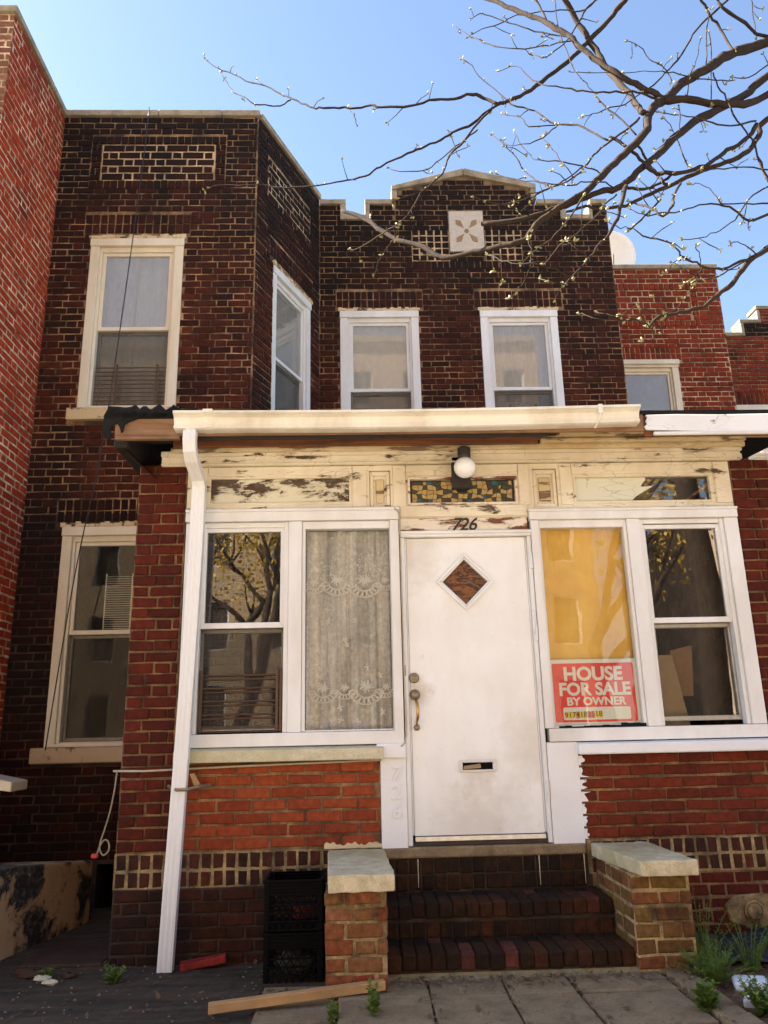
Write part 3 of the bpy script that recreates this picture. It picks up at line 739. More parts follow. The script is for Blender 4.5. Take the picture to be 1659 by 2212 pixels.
# ================================================================== ENCLOSED PORCH
porch = thing('enclosed_porch', (.5, 0, -.6), 'weathered white enclosed front porch with peeling cream frieze, brick piers and door numbered 726', 'porch')
po = []; BP, BI, BB = M['brick_porch'], M['brick_pier'], M['brick_base']
XL, XR = -1.555, 3.02
for a_, b_, z_, t_ in ((XL, -1.215, 2.56, .34), (2.695, XR, 2.56, .34), (-1.214, .115, .53, .2), (1.415, 2.694, .53, .2)):
    wall(F0, a_, b_, -.72, z_, [], t_, MB()).build('wall', M['mortar_porch'], porch)
MB().box(XL, XL+.2, .342, 1.46, -.72, 2.56).build('side_wall', M['mortar_porch'], porch)
MB().box(XR-.2, XR, .342, 3.09, -.72, 2.56).build('side_wall', M['mortar_porch'], porch)
MB().fb(F0, -1.56, .112, -.205, .0, -.05, .0025).build('band_mortar', M['mortar_base'], porch)
MB().fb(F0, -1.557, .11, -.72, -.207, -.05, .002).build('band_mortar', M['mortar_step'], porch)
MB().fb(F0, 1.42, 3.022, -.19, .012, -.05, .0025).build('band_mortar', M['mortar_base'], porch)
# piers: header + stretcher, alternating
for (a, b, z1) in ((XL, -1.222, 2.575), (2.695, XR, 2.56)):
    courses(F0, a, b, .005 if a < 0 else .014, z1, [.115, .222], BI, po, ch=.0742, dz=.016, joint=.013)
courses(F0, -1.215, .113, .005, .53, RUN, BP, po, ch=.0745, joint=.014, dz=.01, off0=.06)
courses(F0, 1.43, 2.694, .014, .535, RUN, M['brick_mid'], po, ch=.0745, joint=.012, dz=.013, off0=.03)
rowlocks(F0, XL, .11, -.205, 0.0, BB, po, rows=2, joint=.017, dz=.008)
rowlocks(F0, 1.44, XR, -.19, .012, BB, po, rows=2, joint=.017, dz=.008)
courses(F0, XL, .11, -.72, -.208, FLEM, M['brick_foot'], po, dz=.011, joint=.012)
courses(F0, 1.47, XR, -.72, -.192, FLEM, M['brick_pier'], po, dz=.006, joint=.012)
lay(po, porch, hide=lambda x, y: (265 < x < 330 and y > 860))
# floor, ceiling, rear
MB().box(XL+.2, XR-.2, .05, 3.1, -.12, -.01).build('floor', M['wood_brown'], porch)
MB().box(XL+.2, XR-.2, .03, 3.1, 2.58, 2.62).build('ceiling', M['cream'], porch)
# ---- timber front above the windows
fr_ = MB()
T0, T1 = 2.235, 2.548
pl = (-1.062, -.058, 2.27, 2.472); p1 = (.075, .225, 2.225, 2.51); st = (.36, 1.122, 2.258, 2.442); p2 = (1.25, 1.425, 2.225, 2.51); pr = (1.543, 2.548, 2.247, 2.455)
wall(F0, -1.215, 2.69, 2.196, T1, [pl, p1, st, p2, pr], .05, fr_)
fr_.fb(F0, .27, 1.205, 2.152, 2.194, -.05, -.004)
fr_.build('frieze', M['cream'], porch, bevel=.003)
st_ = MB()
for a, b in ((-.045, .055), (.243, .335), (1.145, 1.222), (1.445, 1.53), (2.57, 2.685)): st_.fb(F0, a, b, T0, T1-.004, -.01, .014)
st_.fb(F0, -1.21, -1.075, 2.2, T1-.004, -.01, .012)
st_.fb(F0, -1.07, -.047, 2.478, T1-.003, -.01, .010); st_.fb(F0, -1.07, -.047, 2.205, 2.262, -.01, .009)
st_.fb(F0, 1.532, 2.568, 2.462, T1-.003, -.01, .010); st_.fb(F0, 1.532, 2.568, 2.198, 2.24, -.01, .009)
st_.fb(F0, .337, 1.143, 2.465, T1-.003, -.01, .010); st_.fb(F0, .29, 1.19, 2.16, 2.24, -.01, .011)
st_.build('stile', M['cream'], porch, bevel=.005, seg=2)
for i, p in enumerate((p1, p2)):
    t = MB().fb(F0, p[0], p[1], p[2], p[3], -.05, -.032).build('sunk_panel', M['cream'], porch)
    MB().ring(F0, rect(p[0]+.003, p[1]-.003, p[2], p[3]-.003), rect(p[0]+.028, p[1]-.028, p[2]+.03, p[3]-.035), -.032, -.012).build('moulding', M['cream'], t, bevel=.006, seg=2)
    MB().fb(F0, p[0]+.045, p[1]-.045, p[2]+.045, p[3]-.06, -.032, -.018).build('raised_field', M['cream_heavy'], t, bevel=.008)
def bead(p, w_, d0, d1, m, par, name='glazing_bead'):
    return MB().ring(F0, rect(*p), rect(p[0]+w_, p[1]-w_, p[2]+w_, p[3]-w_), d0, d1).build(name, M[m], par, bevel=.003)
tl = MB().fb(F0, pl[0], pl[1], pl[2], pl[3], -.04, -.022).build('painted_transom', M['peel_glass'], porch); bead(pl, .012, -.022, .004, 'cream', tl)
# right transom: paint torn away on its right third
tr_ = MB().fb(F0, pr[0], pr[1], pr[2], pr[3], -.040, -.034).build('transom_pane', M['glass'], porch); bead(pr, .014, -.034, .004, 'cream', tr_)
MB().prism(F0, [(1.55, 2.252), (1.95, 2.252), (2.0, 2.30), (2.06, 2.335), (2.135, 2.378), (2.07, 2.372), (2.04, 2.375), (2.075, 2.42), (2.085, 2.45), (1.55, 2.45)], -.032, -.028).build('torn_paint', M['peel_green'], tr_)
# leaded glass transom over the door, one piece per glass
tg = MB().fb(F0, st[0], st[1], st[2], st[3], -.045, -.03).build('leaded_transom', M['black_metal'], porch); bead((st[0]-.012, st[1]+.012, st[2]-.012, st[3]+.012), .017, -.03, .012, 'peel_red', tg)
gm = [m_plain('glass_tan', (.36, .25, .085), .2, 0, .25, 30), m_plain('glass_green', (.02, .032, .018), .15), m_plain('glass_dark', (.03, .026, .016), .15), m_plain('glass_teal', (.01, .09, .13), .15), m_plain('glass_ochre', (.3, .2, .075), .2)]
NX, NY = 20, 5
gp = [[(st[0]+.02+(st[1]-st[0]-.04)*(i+(0 if i in (0, NX) else rnd.uniform(-.36, .36)))/NX, st[2]+.012+(st[3]-st[2]-.024)*(j+(0 if j in (0, NY) else rnd.uniform(-.34, .34)))/NY) for i in range(NX+1)] for j in range(NY+1)]
for j in range(NY):
    for i in range(NX):
        q = [gp[j][i], gp[j][i+1], gp[j+1][i+1], gp[j+1][i]]
        cx, cz = sum(a for a, b in q)/4, sum(b for a, b in q)/4
        if abs(cx-.735) < .06 and cz > 2.36: continue
        q = [(cx+(a-cx)*.90, cz+(b-cz)*.88) for a, b in q]
        k = 0 if (math.sin(i*1.9+j*2.4)+rnd.uniform(-.7, .7) > .0) else rnd.choice((1, 1, 2, 2, 1, 4))
        if rnd.random() < .035: k = 3
        MB().prism(F0, q, -.03, -.024+rnd.uniform(-.002, .003)).build('glass_piece', gm[k], tg)
# frieze mouldings
cr = MB()
cr.fb(F0, -1.4, 2.78, 2.551, 2.64, -.03, .03)
cr.fb(F0, -1.4, 2.782, 2.553, 2.567, .0302, .042); cr.fb(F0, -1.40, 2.785, 2.615, 2.655, .0303, .055)
cr.build('frieze_board', M['cream'], porch, bevel=.004)
MB().fb(F0, -1.33, 2.80, 2.635, 2.675, .05, .085).build('crown_moulding', M['cream_heavy'], porch, bevel=.012, seg=3)
MB().fb(F0, 1.30, 2.79, 2.665, 2.70, .07, .13).build('crown_moulding', M['cream_heavy'], porch, bevel=.012, seg=3)
MB().fb(F0, -1.3, 1.28, 2.655, 2.72, .11, .135).build('soffit_beam', M['wood_brown'], porch, bevel=.004)
MB().fb(F0, -1.1, 1.0, 2.70, 2.722, .1355, .165).build('soffit_beam', M['wood_brown'], porch, bevel=.004)
# soffit boards, timber coloured near-black for the void under the eave, each a board; white painted at the right
for i, (y0, y1) in enumerate(((-.31, -.232), (-.226, -.15), (-.144, -.07))):
    MB().box(-1.60, 1.62-i*.21, y0, y1, 2.70+i*.002, 2.722).build('soffit_board', M['wood_black'], porch, bevel=.004)
    MB().box(1.632-i*.21, 3.25, y0, y1, 2.70+i*.002, 2.722).build('soffit_board', M['cream_heavy'], porch, bevel=.004)
MB().box(-1.62, 1.3, -.33, -.315, 2.635, 2.70).build('fascia_board', M['wood_black'], porch)
MB().box(-1.64, 1.97, -.355, -.332, 2.655, 2.80).build('fascia_board', M['wood_raw'], porch, bevel=.004)
MB().box(-1.63, -1.2, -.375, -.334, 2.628, 2.652).build('fascia_strip', M['wood_raw'], porch, bevel=.004)
# torn white fascia on the right, ragged left end
wf = MB(); zt = 2.765
pts = [(1.975, 2.655), (1.962, 2.68), (1.985, 2.70), (1.975, 2.72), (1.99, 2.745), (1.98, zt), (2.2, zt+.003), (2.5, zt-.002), (2.9, zt+.002), (3.3, zt), (3.3, 2.64), (2.9, 2.64), (2.45, 2.635), (2.2, 2.648)]
wf.prism(Fr(0, -.36), pts, 0, .016)
wf.build('white_fascia', m_peel('fascia', (.76, .78, .80), (.14, .07, .03), th=.73, scale=7, stretch=(.6, 1, 1.5), tan=(.5, .42, .3), tk=.25), porch, bevel=.003)
MB().box(2.02, 3.32, -.385, -.361, 2.615, 2.64).build('fascia_moulding', M['white'], porch, bevel=.006)
MB().box(1.97, 3.3, -.345, -.33, 2.62, 2.77).build('fascia_backing', M['wood_brown'], porch)
# roof: tar deck rising to the house, with lumpy torn tar-paper at the left corner
rf = MB()
rf.hexa([(-1.66, -.36, 2.78), (3.35, -.36, 2.775), (3.35, 3.09, 3.12), (-1.66, 1.70, 2.96), (-1.66, -.36, 2.815), (3.35, -.36, 2.80), (3.35, 3.09, 3.2), (-1.66, 1.70, 3.05)])
rf.build('roof', M['tar'], porch)
MB().box(-1.66, -1.56, -.30, 1.70, 2.6, 2.78).build('rake_board', M['wood_black'], porch, bevel=.01)
MB().poly([(-1.62, -.30, 2.62), (-1.42, -.02, 2.45), (-1.42, .3, 2.45), (-1.62, .3, 2.62)]).build('rake_flashing', M['tar'], porch)
def lump(x0, x1, y, z0, z1, h, n, seed, name, par, dd=.09):
    """rolled tar paper: lumpy strip lying along the eave"""
    r = random.Random(seed); mb = MB(); m = 7
    for i in range(n+1):
        t = i/n; x = x0+(x1-x0)*t; zb = z0+(z1-z0)*t
        hh = h*(.55+.6*r.random())*(1 if 0 < i < n else .3); ww = dd*(.7+.5*r.random())
        for q in range(m):
            a = 2*math.pi*q/m
            mb.v.append((x+r.uniform(-.012, .012), y+ww*math.cos(a)+r.uniform(-.01, .01), zb+hh*.5*(1+math.sin(a))+r.uniform(-.008, .008)))
    for i in range(n):
        for q in range(m):
            a = i*m+q; b = i*m+(q+1) % m; mb.f.append((a, b, b+m, a+m))
    mb.f.append(tuple(range(m-1, -1, -1))); mb.f.append(tuple(range(n*m, n*m+m)))
    return mb.build(name, M['tar'], par)
lump(-1.70, -1.30, -.36, 2.775, 2.79, .085, 12, 4, 'tar_paper', porch, .06)
lump(-1.57, -.85, -.12, 2.84, 2.82, .13, 14, 5, 'tar_paper', porch)
lump(-.72, .1, -.05, 2.82, 2.82, .075, 14, 6, 'tar_paper', porch)
lump(2.0, 3.3, -.33, 2.768, 2.768, .03, 26, 7, 'tar_paper', porch, .03)
mb = MB(); r9 = random.Random(3)                     # torn flap hanging over the end of the fascia
fl = [(-1.71, 2.80), (-1.72, 2.74), (-1.715, 2.68), (-1.69, 2.635), (-1.66, 2.625), (-1.655, 2.66), (-1.665, 2.70), (-1.65, 2.735), (-1.625, 2.745), (-1.605, 2.72), (-1.59, 2.675), (-1.58, 2.69), (-1.57, 2.735), (-1.545, 2.755), (-1.50, 2.772), (-1.44, 2.80), (-1.36, 2.812), (-1.36, 2.83), (-1.55, 2.835), (-1.69, 2.825)]
MB().prism(Fr(0, -.362), fl, 0, .014).build('tar_flap', M['tar'], porch)
# gutter with hangers, end cap and joint band
def gutter_prof(x, e=0.0):
    return [(x, -.36, 2.80+e), (x, -.36, 2.672-e), (x, -.428-e, 2.672-e), (x, -.446-e, 2.678), (x, -.448-e, 2.692), (x, -.436-e, 2.699), (x, -.437-e, 2.722), (x, -.452-e, 2.748), (x, -.474-e, 2.762), (x, -.49-e, 2.768), (x, -.49-e, 2.784+e), (x, -.468, 2.784+e), (x, -.44, 2.74), (x, -.425, 2.70), (x, -.37, 2.69), (x, -.37, 2.80+e)]
def gutter_run(xs, name, par, e=0.0, sag=0.0):
    mb = MB(); n = len(gutter_prof(0))
    for i, x in enumerate(xs):
        t = (x+1.23)/3.1
        for p in gutter_prof(x, e): mb.v.append((p[0], p[1], p[2]+.012*t-sag*math.sin(math.pi*max(0, min(1, t)))))
    for i in range(len(xs)-1):
        for q in range(n):
            a = i*n+q; b = i*n+(q+1) % n; mb.f.append((a, b, b+n, a+n))
    mb.f.append(tuple(range(n-1, -1, -1))); mb.f.append(tuple(range((len(xs)-1)*n, len(xs)*n)))
    return mb.build(name, M['gutter'], par)
gu = gutter_run([-1.225+i*.1567 for i in range(21)], 'gutter', porch, sag=.014)
gutter_run([-1.028, -.965], 'joint_band', gu, .006)
MB().fb(Fr(0, -.49), 1.62, 1.65, 2.735, 2.80, -.03, .004).build('hanger', M['gutter'], gu, bevel=.003)
MB().tube([(1.63, -.49, 2.74), (1.625, -.47, 2.70), (1.605, -.42, 2.655)], .006).build('hanger', M['gutter'], gu)
# downspout: rectangular fluted pipe
def spout_sec(c, ux, uz, wd=.082, dp=.062, fl=3):
    out = []; n = fl*2
    for i in range(n+1):
        s_ = -.5+i/n; out.append((s_*wd, -(dp/2)-(.0025 if i % 2 else 0)))
    out += [(wd/2, dp/2), (-wd/2, dp/2)]
    return out
def spout(path, name, par, wd=.082, fl=3):
    mb = MB(); n = None
    for i, (p, t) in enumerate(path):                  # p centre, t tilt of the section about X (radians)
        sec = spout_sec(None, 0, 0, wd, .062, fl); n = len(sec)
        for a, b in sec:
            mb.v.append((p[0]+a, p[1]+b*math.cos(t), p[2]+b*math.sin(t)))
    for i in range(len(path)-1):
        for q in range(n):
            a = i*n+q; b = i*n+(q+1) % n; mb.f.append((a, b, b+n, a+n))
    mb.f.append(tuple(range(n-1, -1, -1))); mb.f.append(tuple(range((len(path)-1)*n, len(path)*n)))
    return mb.build(name, M['downspout'], par)
ds = spout([((-1.098, -.16, 2.37), 0), ((-1.10, -.16, 1.9), 0), ((-1.118, -.155, 1.2), 0), ((-1.14, -.15, .5), 0), ((-1.165, -.15, -.2), 0), ((-1.178, -.15, -.625), 0)], 'downspout', porch, .088)
up_ = [((-1.118, -.42, 2.66), 0), ((-1.118, -.425, 2.60), .1), ((-1.118, -.40, 2.53), .5), ((-1.115, -.35, 2.485), .9), ((-1.105, -.25, 2.43), .9), ((-1.10, -.185, 2.395), .5), ((-1.098, -.16, 2.35), 0)]
spout(up_, 'elbow', ds, .084)
MB().box(-1.15, -1.085, -.44, -.40, 2.63, 2.685).build('outlet', M['gutter'], ds, bevel=.004)
mb = MB(); mb.tube([(-1.24, -.03, .40), (-1.2, -.12, .395), (-1.15, -.193, .385), (-1.09, -.193, .385), (-1.04, -.13, .395), (-.98, -.03, .40)], .011, 6)
mb.build('strap', M['dull_brass'], ds)
MB().hexa([(-1.075, -.05, .40), (-1.03, -.05, .39), (-1.03, -.02, .39), (-1.075, -.02, .40), (-1.105, -.05, .47), (-1.08, -.05, .475), (-1.08, -.02, .475), (-1.105, -.02, .47)]).build('wedge', M['wood_pale'], ds)
# ---- window units
def panes_dh(par, u0, u1, z0, z1, zm, screen=True):
    us = MB().ring(F0, rect(u0-.035, u1+.035, zm-.02, z1+.03), rect(u0, u1, zm+.018, z1), -.045, -.012).build('upper_sash', M['white'], par, bevel=.003)
    MB().fb(F0, u0-.005, u1+.005, zm+.012, z1+.005, -.034, -.028).build('pane', M['glass'], us)
    lo = MB().ring(F0, rect(u0-.03, u1+.03, z0-.006, zm-.022), rect(u0-.008, u1+.01, z0+.026, zm-.05), -.085, -.05).build('lower_sash', M['grey_metal'], par, bevel=.003)
    MB().fb(F0, u0-.02, u1+.015, z0+.02, zm-.045, -.074, -.068).build('pane', M['glass'], lo)
    if screen: MB().fb(F0, u0-.028, u1+.028, z0, zm-.024, -.0495, -.0485).build('screen', M['screen'], lo)
# left unit
ul = MB()
ul.fb(F0, -1.21, -1.115, .70, 2.135, -.06, .005)
ul.fb(F0, -.492, -.402, .712, 2.137, -.06, .022); ul.fb(F0, .212, .274, .70, 2.137, -.06, .024)
ul.fb(F0, -1.205, .274, .628, .71, -.06, .026); ul.fb(F0, -1.21, .276, 2.139, 2.222, -.06, .036); ul.fb(F0, -1.21, .28, 2.205, 2.225, .0362, .048)
ul.fb(F0, -1.114, -1.09, .712, 2.137, -.06, -.004); ul.fb(F0, -.524, -.494, .712, 2.137, -.06, .004)
ul.ring(F0, rect(-.40, .211, .713, 2.136), rect(-.378, .207, .722, 2.082), -.06, .008)
ul.fb(F0, -1.09, -.525, 2.10, 2.136, -.06, .002)
ul = ul.build('window_unit', M['white'], porch, bevel=.004, seg=2)
panes_dh(ul, -1.062, -.552, .735, 2.072, 1.42)
MB().fb(F0, -.385, .209, .715, 2.088, -.034, -.028).build('pane', M['glass_clear'], ul)
MB().hexa([(-1.21, -.085, .535), (.135, -.085, .533), (.135, .02, .533), (-1.21, .02, .535), (-1.21, -.08, .61), (.135, -.08, .605), (.135, .02, .626), (-1.21, .02, .63)]).build('window_sill', M['sill_stone'], porch, bevel=.008, seg=2)
# right unit
ur = MB()
ur.fb(F0, 1.207, 1.262, .70, 2.12, -.06, .024); ur.fb(F0, 1.893, 1.985, .70, 2.121, -.06, .022); ur.fb(F0, 2.595, 2.692, .70, 2.12, -.06, .024)
ur.fb(F0, 1.23, 2.692, .615, .698, -.06, .026); ur.fb(F0, 1.2, 2.692, 2.122, 2.194, -.06, .036); ur.fb(F0, 1.195, 2.692, 2.178, 2.197, .0362, .048)
ur.ring(F0, rect(1.263, 1.892, .699, 2.121), rect(1.276, 1.868, .715, 2.066), -.06, .008)
ur.fb(F0, 1.986, 2.012, .70, 2.12, -.06, .006); ur.fb(F0, 2.566, 2.594, .70, 2.12, -.06, .006); ur.fb(F0, 2.013, 2.565, 2.088, 2.12, -.06, .002)
ur = ur.build('window_unit', M['white'], porch, bevel=.004, seg=2)
panes_dh(ur, 2.03, 2.538, .735, 2.052, 1.402, False)
MB().fb(F0, 1.27, 1.874, .708, 2.072, -.022, -.016).build('pane', M['glass_mid'], ur)
MB().hexa([(1.405, -.085, .532), (2.70, -.085, .53), (2.70, .02, .53), (1.405, .02, .532), (1.405, -.08, .60), (2.70, -.08, .60), (2.70, .02, .612), (1.405, .02, .612)]).build('window_sill', M['white_rough'], porch, bevel=.012, seg=2)
# ragged caulk under the sign pane
mb = MB()
for i in range(14):
    a = 1.30+i*.0415; h_ = rnd.uniform(.008, .016)+(.014 if i > 9 else 0); mb.fb(F0, a, a+.043, .700, .700+h_, .0082, .014)
mb.build('caulk', M['tar'], ur)
# ---- door bay
dj = MB()
dj.fb(F0, .282, .312, .0, 2.01, -.1, .012); dj.fb(F0, 1.176, 1.204, .0, 2.01, -.1, .012); dj.fb(F0, .282, 1.206, 2.011, 2.052, -.1, .02)
dj.fb(F0, .276, 1.21, 2.03, 2.053, .0203, .032)
dj.fb(F0, .313, .325, .06, 2.01, -.1, -.012); dj.fb(F0, 1.163, 1.175, .06, 2.01, -.1, -.012)
dj.build('door_frame', M['white'], porch, bevel=.004)
MB().fb(F0, .288, 1.188, 2.055, 2.15, -.05, .002).build('number_board', M['peel_red'], porch, bevel=.003)
for ch, x in (('7', .675), ('2', .732), ('6', .792)):
    text(ch, .128, (x+.002, -.006, 2.058), M['black_metal'], porch, 'house_number', .004, .0, .28, bevel=.0015)
dc, R1, R2 = (.727, 1.693), .198, .163
L_, R_, B_, T_ = .327, 1.161, .058, 2.006
db = MB(); dd0, dd1 = -.055, -.014
def both(pts):
    db.poly([F0.p(a, b, dd1) for a, b in pts]); db.poly([F0.p(a, b, dd0) for a, b in reversed(pts)])
both([(L_, B_), (dc[0], B_), (dc[0], dc[1]-.17), (dc[0]-.17, dc[1]), (dc[0], dc[1]+.17), (dc[0], T_), (L_, T_)])
both([(dc[0], B_), (R_, B_), (R_, T_), (dc[0], T_), (dc[0], dc[1]+.17), (dc[0]+.17, dc[1]), (dc[0], dc[1]-.17)])
for a, b in (((L_, B_), (R_, B_)), ((R_, B_), (R_, T_)), ((R_, T_), (L_, T_)), ((L_, T_), (L_, B_))):
    db.quad(F0.p(*a, dd1), F0.p(*b, dd1), F0.p(*b, dd0), F0.p(*a, dd0))
door = db.build('door', M['white_door'], porch)
dia = lambda r: [(dc[0], dc[1]-r), (dc[0]+r, dc[1]), (dc[0], dc[1]+r), (dc[0]-r, dc[1])]
MB().ring(F0, dia(.202), dia(.176), -.016, .010).ring(F0, dia(.178), dia(.158), -.05, -.002).build('diamond_frame', M['white'], door, bevel=.003)
g = NG('swirl_glass'); v_ = g.noise(3.2, g.pos((1, 1, 2.2)), detail=3, dist=1.6)  # old stained swirls, with the brown tree reflection painted into the colour
c_ = g.ramp(g.math('FRACT', g.math('MULTIPLY', v_, 7.0)), [(0, (.02, .008, .004)), (.25, (.05, .02, .008)), (.4, (.22, .07, .02)), (.75, (.13, .05, .018)), (1, (.02, .008, .004))])
MB().prism(F0, dia(.16), -.04, -.034).build('diamond_glass', g.end(g.bsdf(c_, .12, g.bump(v_, .6, .02))), door)
kn = MB().lathe((.352, .014, 1.045), [(.034, -.0), (.034, .012), (.028, .02), (.018, .024), (.016, .02), (.0001, .02)], 18, 'y').build('deadbolt', M['dull_brass'], door, True)
hp = MB().lathe((.354, .014, .935), [(.036, 0), (.034, .012), (.026, .024), (.02, .034), (.0001, .036)], 18, 'y').build('latch_plate', M['dull_brass'], door, True)
MB().tube([(.357, -.02, .905), (.362, -.055, .88), (.366, -.066, .84), (.364, -.06, .79), (.36, -.03, .762), (.36, .0, .75)], [.009, .010, .011, .0105, .009, .008], 8).build('grip', M['brass'], door, True)
MB().lathe((.36, .014, .725), [(.019, 0), (.021, .008), (.016, .018), (.0001, .02)], 14, 'y').build('handle_foot', M['dull_brass'], door, True)
ms = MB().ring(F0, rect(.626, .874, .436, .514), rect(.652, .848, .452, .496), -.014, -.004).build('mail_slot', M['white'], door, bevel=.004)
MB().fb(F0, .65, .85, .45, .498, -.0135, -.0125).build('slot_opening', M['plastic_black'], ms)
MB().hexa([(.655, -.016+.02, .456), (.77, .004, .462), (.77, .03, .462), (.655, .03, .456), (.66, -.012, .474), (.765, -.014, .487), (.765, .03, .49), (.66, .03, .478)]).build('letter', M['cardboard'], ms)
MB().fb(F0, .327, 1.165, .024, .054, -.05, .002).build('threshold', M['alu'], porch, bevel=.003)
MB().fb(F0, .315, 1.18, .0, .022, -.08, -.006).build('threshold', M['interior_dark'], porch)
for z_ in (1.83, 1.33, .32): MB().tube([(1.193, -.018, z_-.055), (1.193, -.018, z_+.055)], .011, 8).build('hinge', M['white'], door)
MB().tube([(1.178, -.02, 1.32), (1.178, -.034, 1.33), (1.178, -.034, 1.47), (1.178, -.02, 1.48)], .006, 6).build('pull', M['white'], door)
MB().fb(F0, .28, .296, 1.06, 1.13, .012, .016).build('strike_plate', M['dull_brass'], porch)
# white rendered door posts
MB().fb(F0, .114, .281, -.012, .605, -.12, .018).build('door_post', M['white_rough'], porch, bevel=.006, seg=2)
MB().fb(F0, .09, .282, .535, .63, -.1, .045).build('post_block', M['white_rough'], porch, bevel=.01, seg=2)
MB().fb(F0, 1.207, 1.41, -.02, .612, -.12, .016).build('door_post', M['white_rough'], porch, bevel=.006, seg=2)
for i in range(7):                                     # brush-edge of paint slopped over the brick ends
    z0_, z1_ = .018+i*.0745, .018+(i+1)*.0745-.016
    e = [(1.409, z0_)]+[(1.418+rnd.uniform(.0, .02)+(rnd.uniform(.01, .045) if rnd.random() < .3 else 0), z0_+(z1_-z0_)*k/5) for k in range(6)]+[(1.409, z1_)]
    MB().prism(F0, e, -.01, .0125+rnd.uniform(0, .002)).build('paint_slop', M['white_rough'], porch)
for ch, z_ in (('7', .40), ('2', .285), ('6', .17)):
    text(ch, .125, (.21, -.0195, z_), M['white_rough'], porch, 'house_number', .007, .0, .1, bevel=.003)
top_ = [(-.25+.37*i/30, .026+rnd.uniform(-.004, .005)+.008*math.sin(i*.55)+.006*math.sin(i*1.7)) for i in range(31)]   # torn paint and mortar above the left cap
MB().prism(F0, [(-.25, .0), (.12, .0)]+top_[::-1], -.01, .016).build('mortar_smear', M['cream_heavy'], porch)
# house lamp over the door
lm = thing('porch_lamp', (.75, -.02, 2.5), 'round white globe lamp on a dark bracket above the stained-glass transom', 'lamp')
MB().fb(F0, .665, .80, 2.36, 2.60, .0, .03).build('back_plate', M['black_metal'], lm, bevel=.006)
MB().lathe((.745, -.14, 2.545), [(.042, 0), (.046, .01), (.046, .075), (.03, .085)], 20).build('cap', M['black_metal'], lm)
MB().fb(F0, .72, .77, 2.57, 2.62, .02, .12).build('arm', M['black_metal'], lm)
gl_ = sphere((.745, -.14, 2.478), .076, 14).build('globe', M['globe'], lm, True)
MB().lathe((.745, -.14, 2.488), [(.0757, 0), (.0772, .002), (.0757, .004)], 28).build('seam', M['globe'], gl_)
# for-sale sign
sg = thing('for_sale_sign', (1.585, .02, .71), 'red HOUSE FOR SALE BY OWNER sign in the window right of the door', 'sign')
FS = Fr(0, -.006)
def rrect(u0, u1, z0, z1, r, n=5):
    out = []
    for cx, cz, a0 in ((u1-r, z0+r, -90), (u1-r, z1-r, 0), (u0+r, z1-r, 90), (u0+r, z0+r, 180)):
        for i in range(n+1):
            a = math.radians(a0+90*i/n); out.append((cx+r*math.cos(a), cz+r*math.sin(a)))
    return out
MB().fb(F0, 1.278, 1.866, .712, 1.148, -.031, -.027).build('board', M['sign_white'], sg)
MB().prism(F0, rrect(1.29, 1.845, .735, 1.122, .012), -.027, -.0262).build('red_field', M['sign_red'], sg)
ZT = -.0258
def stext(b, u0, u1, z, h): return text(b, h/.70, ((u0+u1)/2, .0258, z), M['sign_white'], sg, 'lettering', .0003, .0042*h/.08, width=u1-u0)
stext('HOUSE', 1.365, 1.765, 1.010, .086)
stext('FOR SALE', 1.328, 1.812, .912, .08)
stext('BY OWNER', 1.372, 1.775, .846, .05)
MB().prism(F0, rrect(1.345, 1.80, .75, .832, .012), -.0262, -.0257).build('number_panel', M['sign_white'], sg)
x = 1.352
for i, ch in enumerate('9174183518'):
    k = 'sticker_red' if i in (3, 6, 7) else 'sticker_yellow'
    w_ = .0265
    MB().fb(F0, x, x+w_, .757+rnd.uniform(0, .006), .80+rnd.uniform(0, .008), -.0257, -.0254-.0001*(i % 2)).build('sticker', M[k], sg)
    text(ch, .05, (x+w_/2, .0252, .765+.0008*i), M['ink'], sg, 'lettering', .0002, .0006)
    x += w_-.001
# amber sheet behind the glass and above the sign
am = curtain(F0, 1.268, 1.876, 1.14, 2.075, -.075, 3, .006, 0, seed=12, n=24, m=16).build('amber_sheet', M['amber'], None, True)
tag(am, 'wrinkled amber sheet behind the window above the for sale sign', 'sheet')
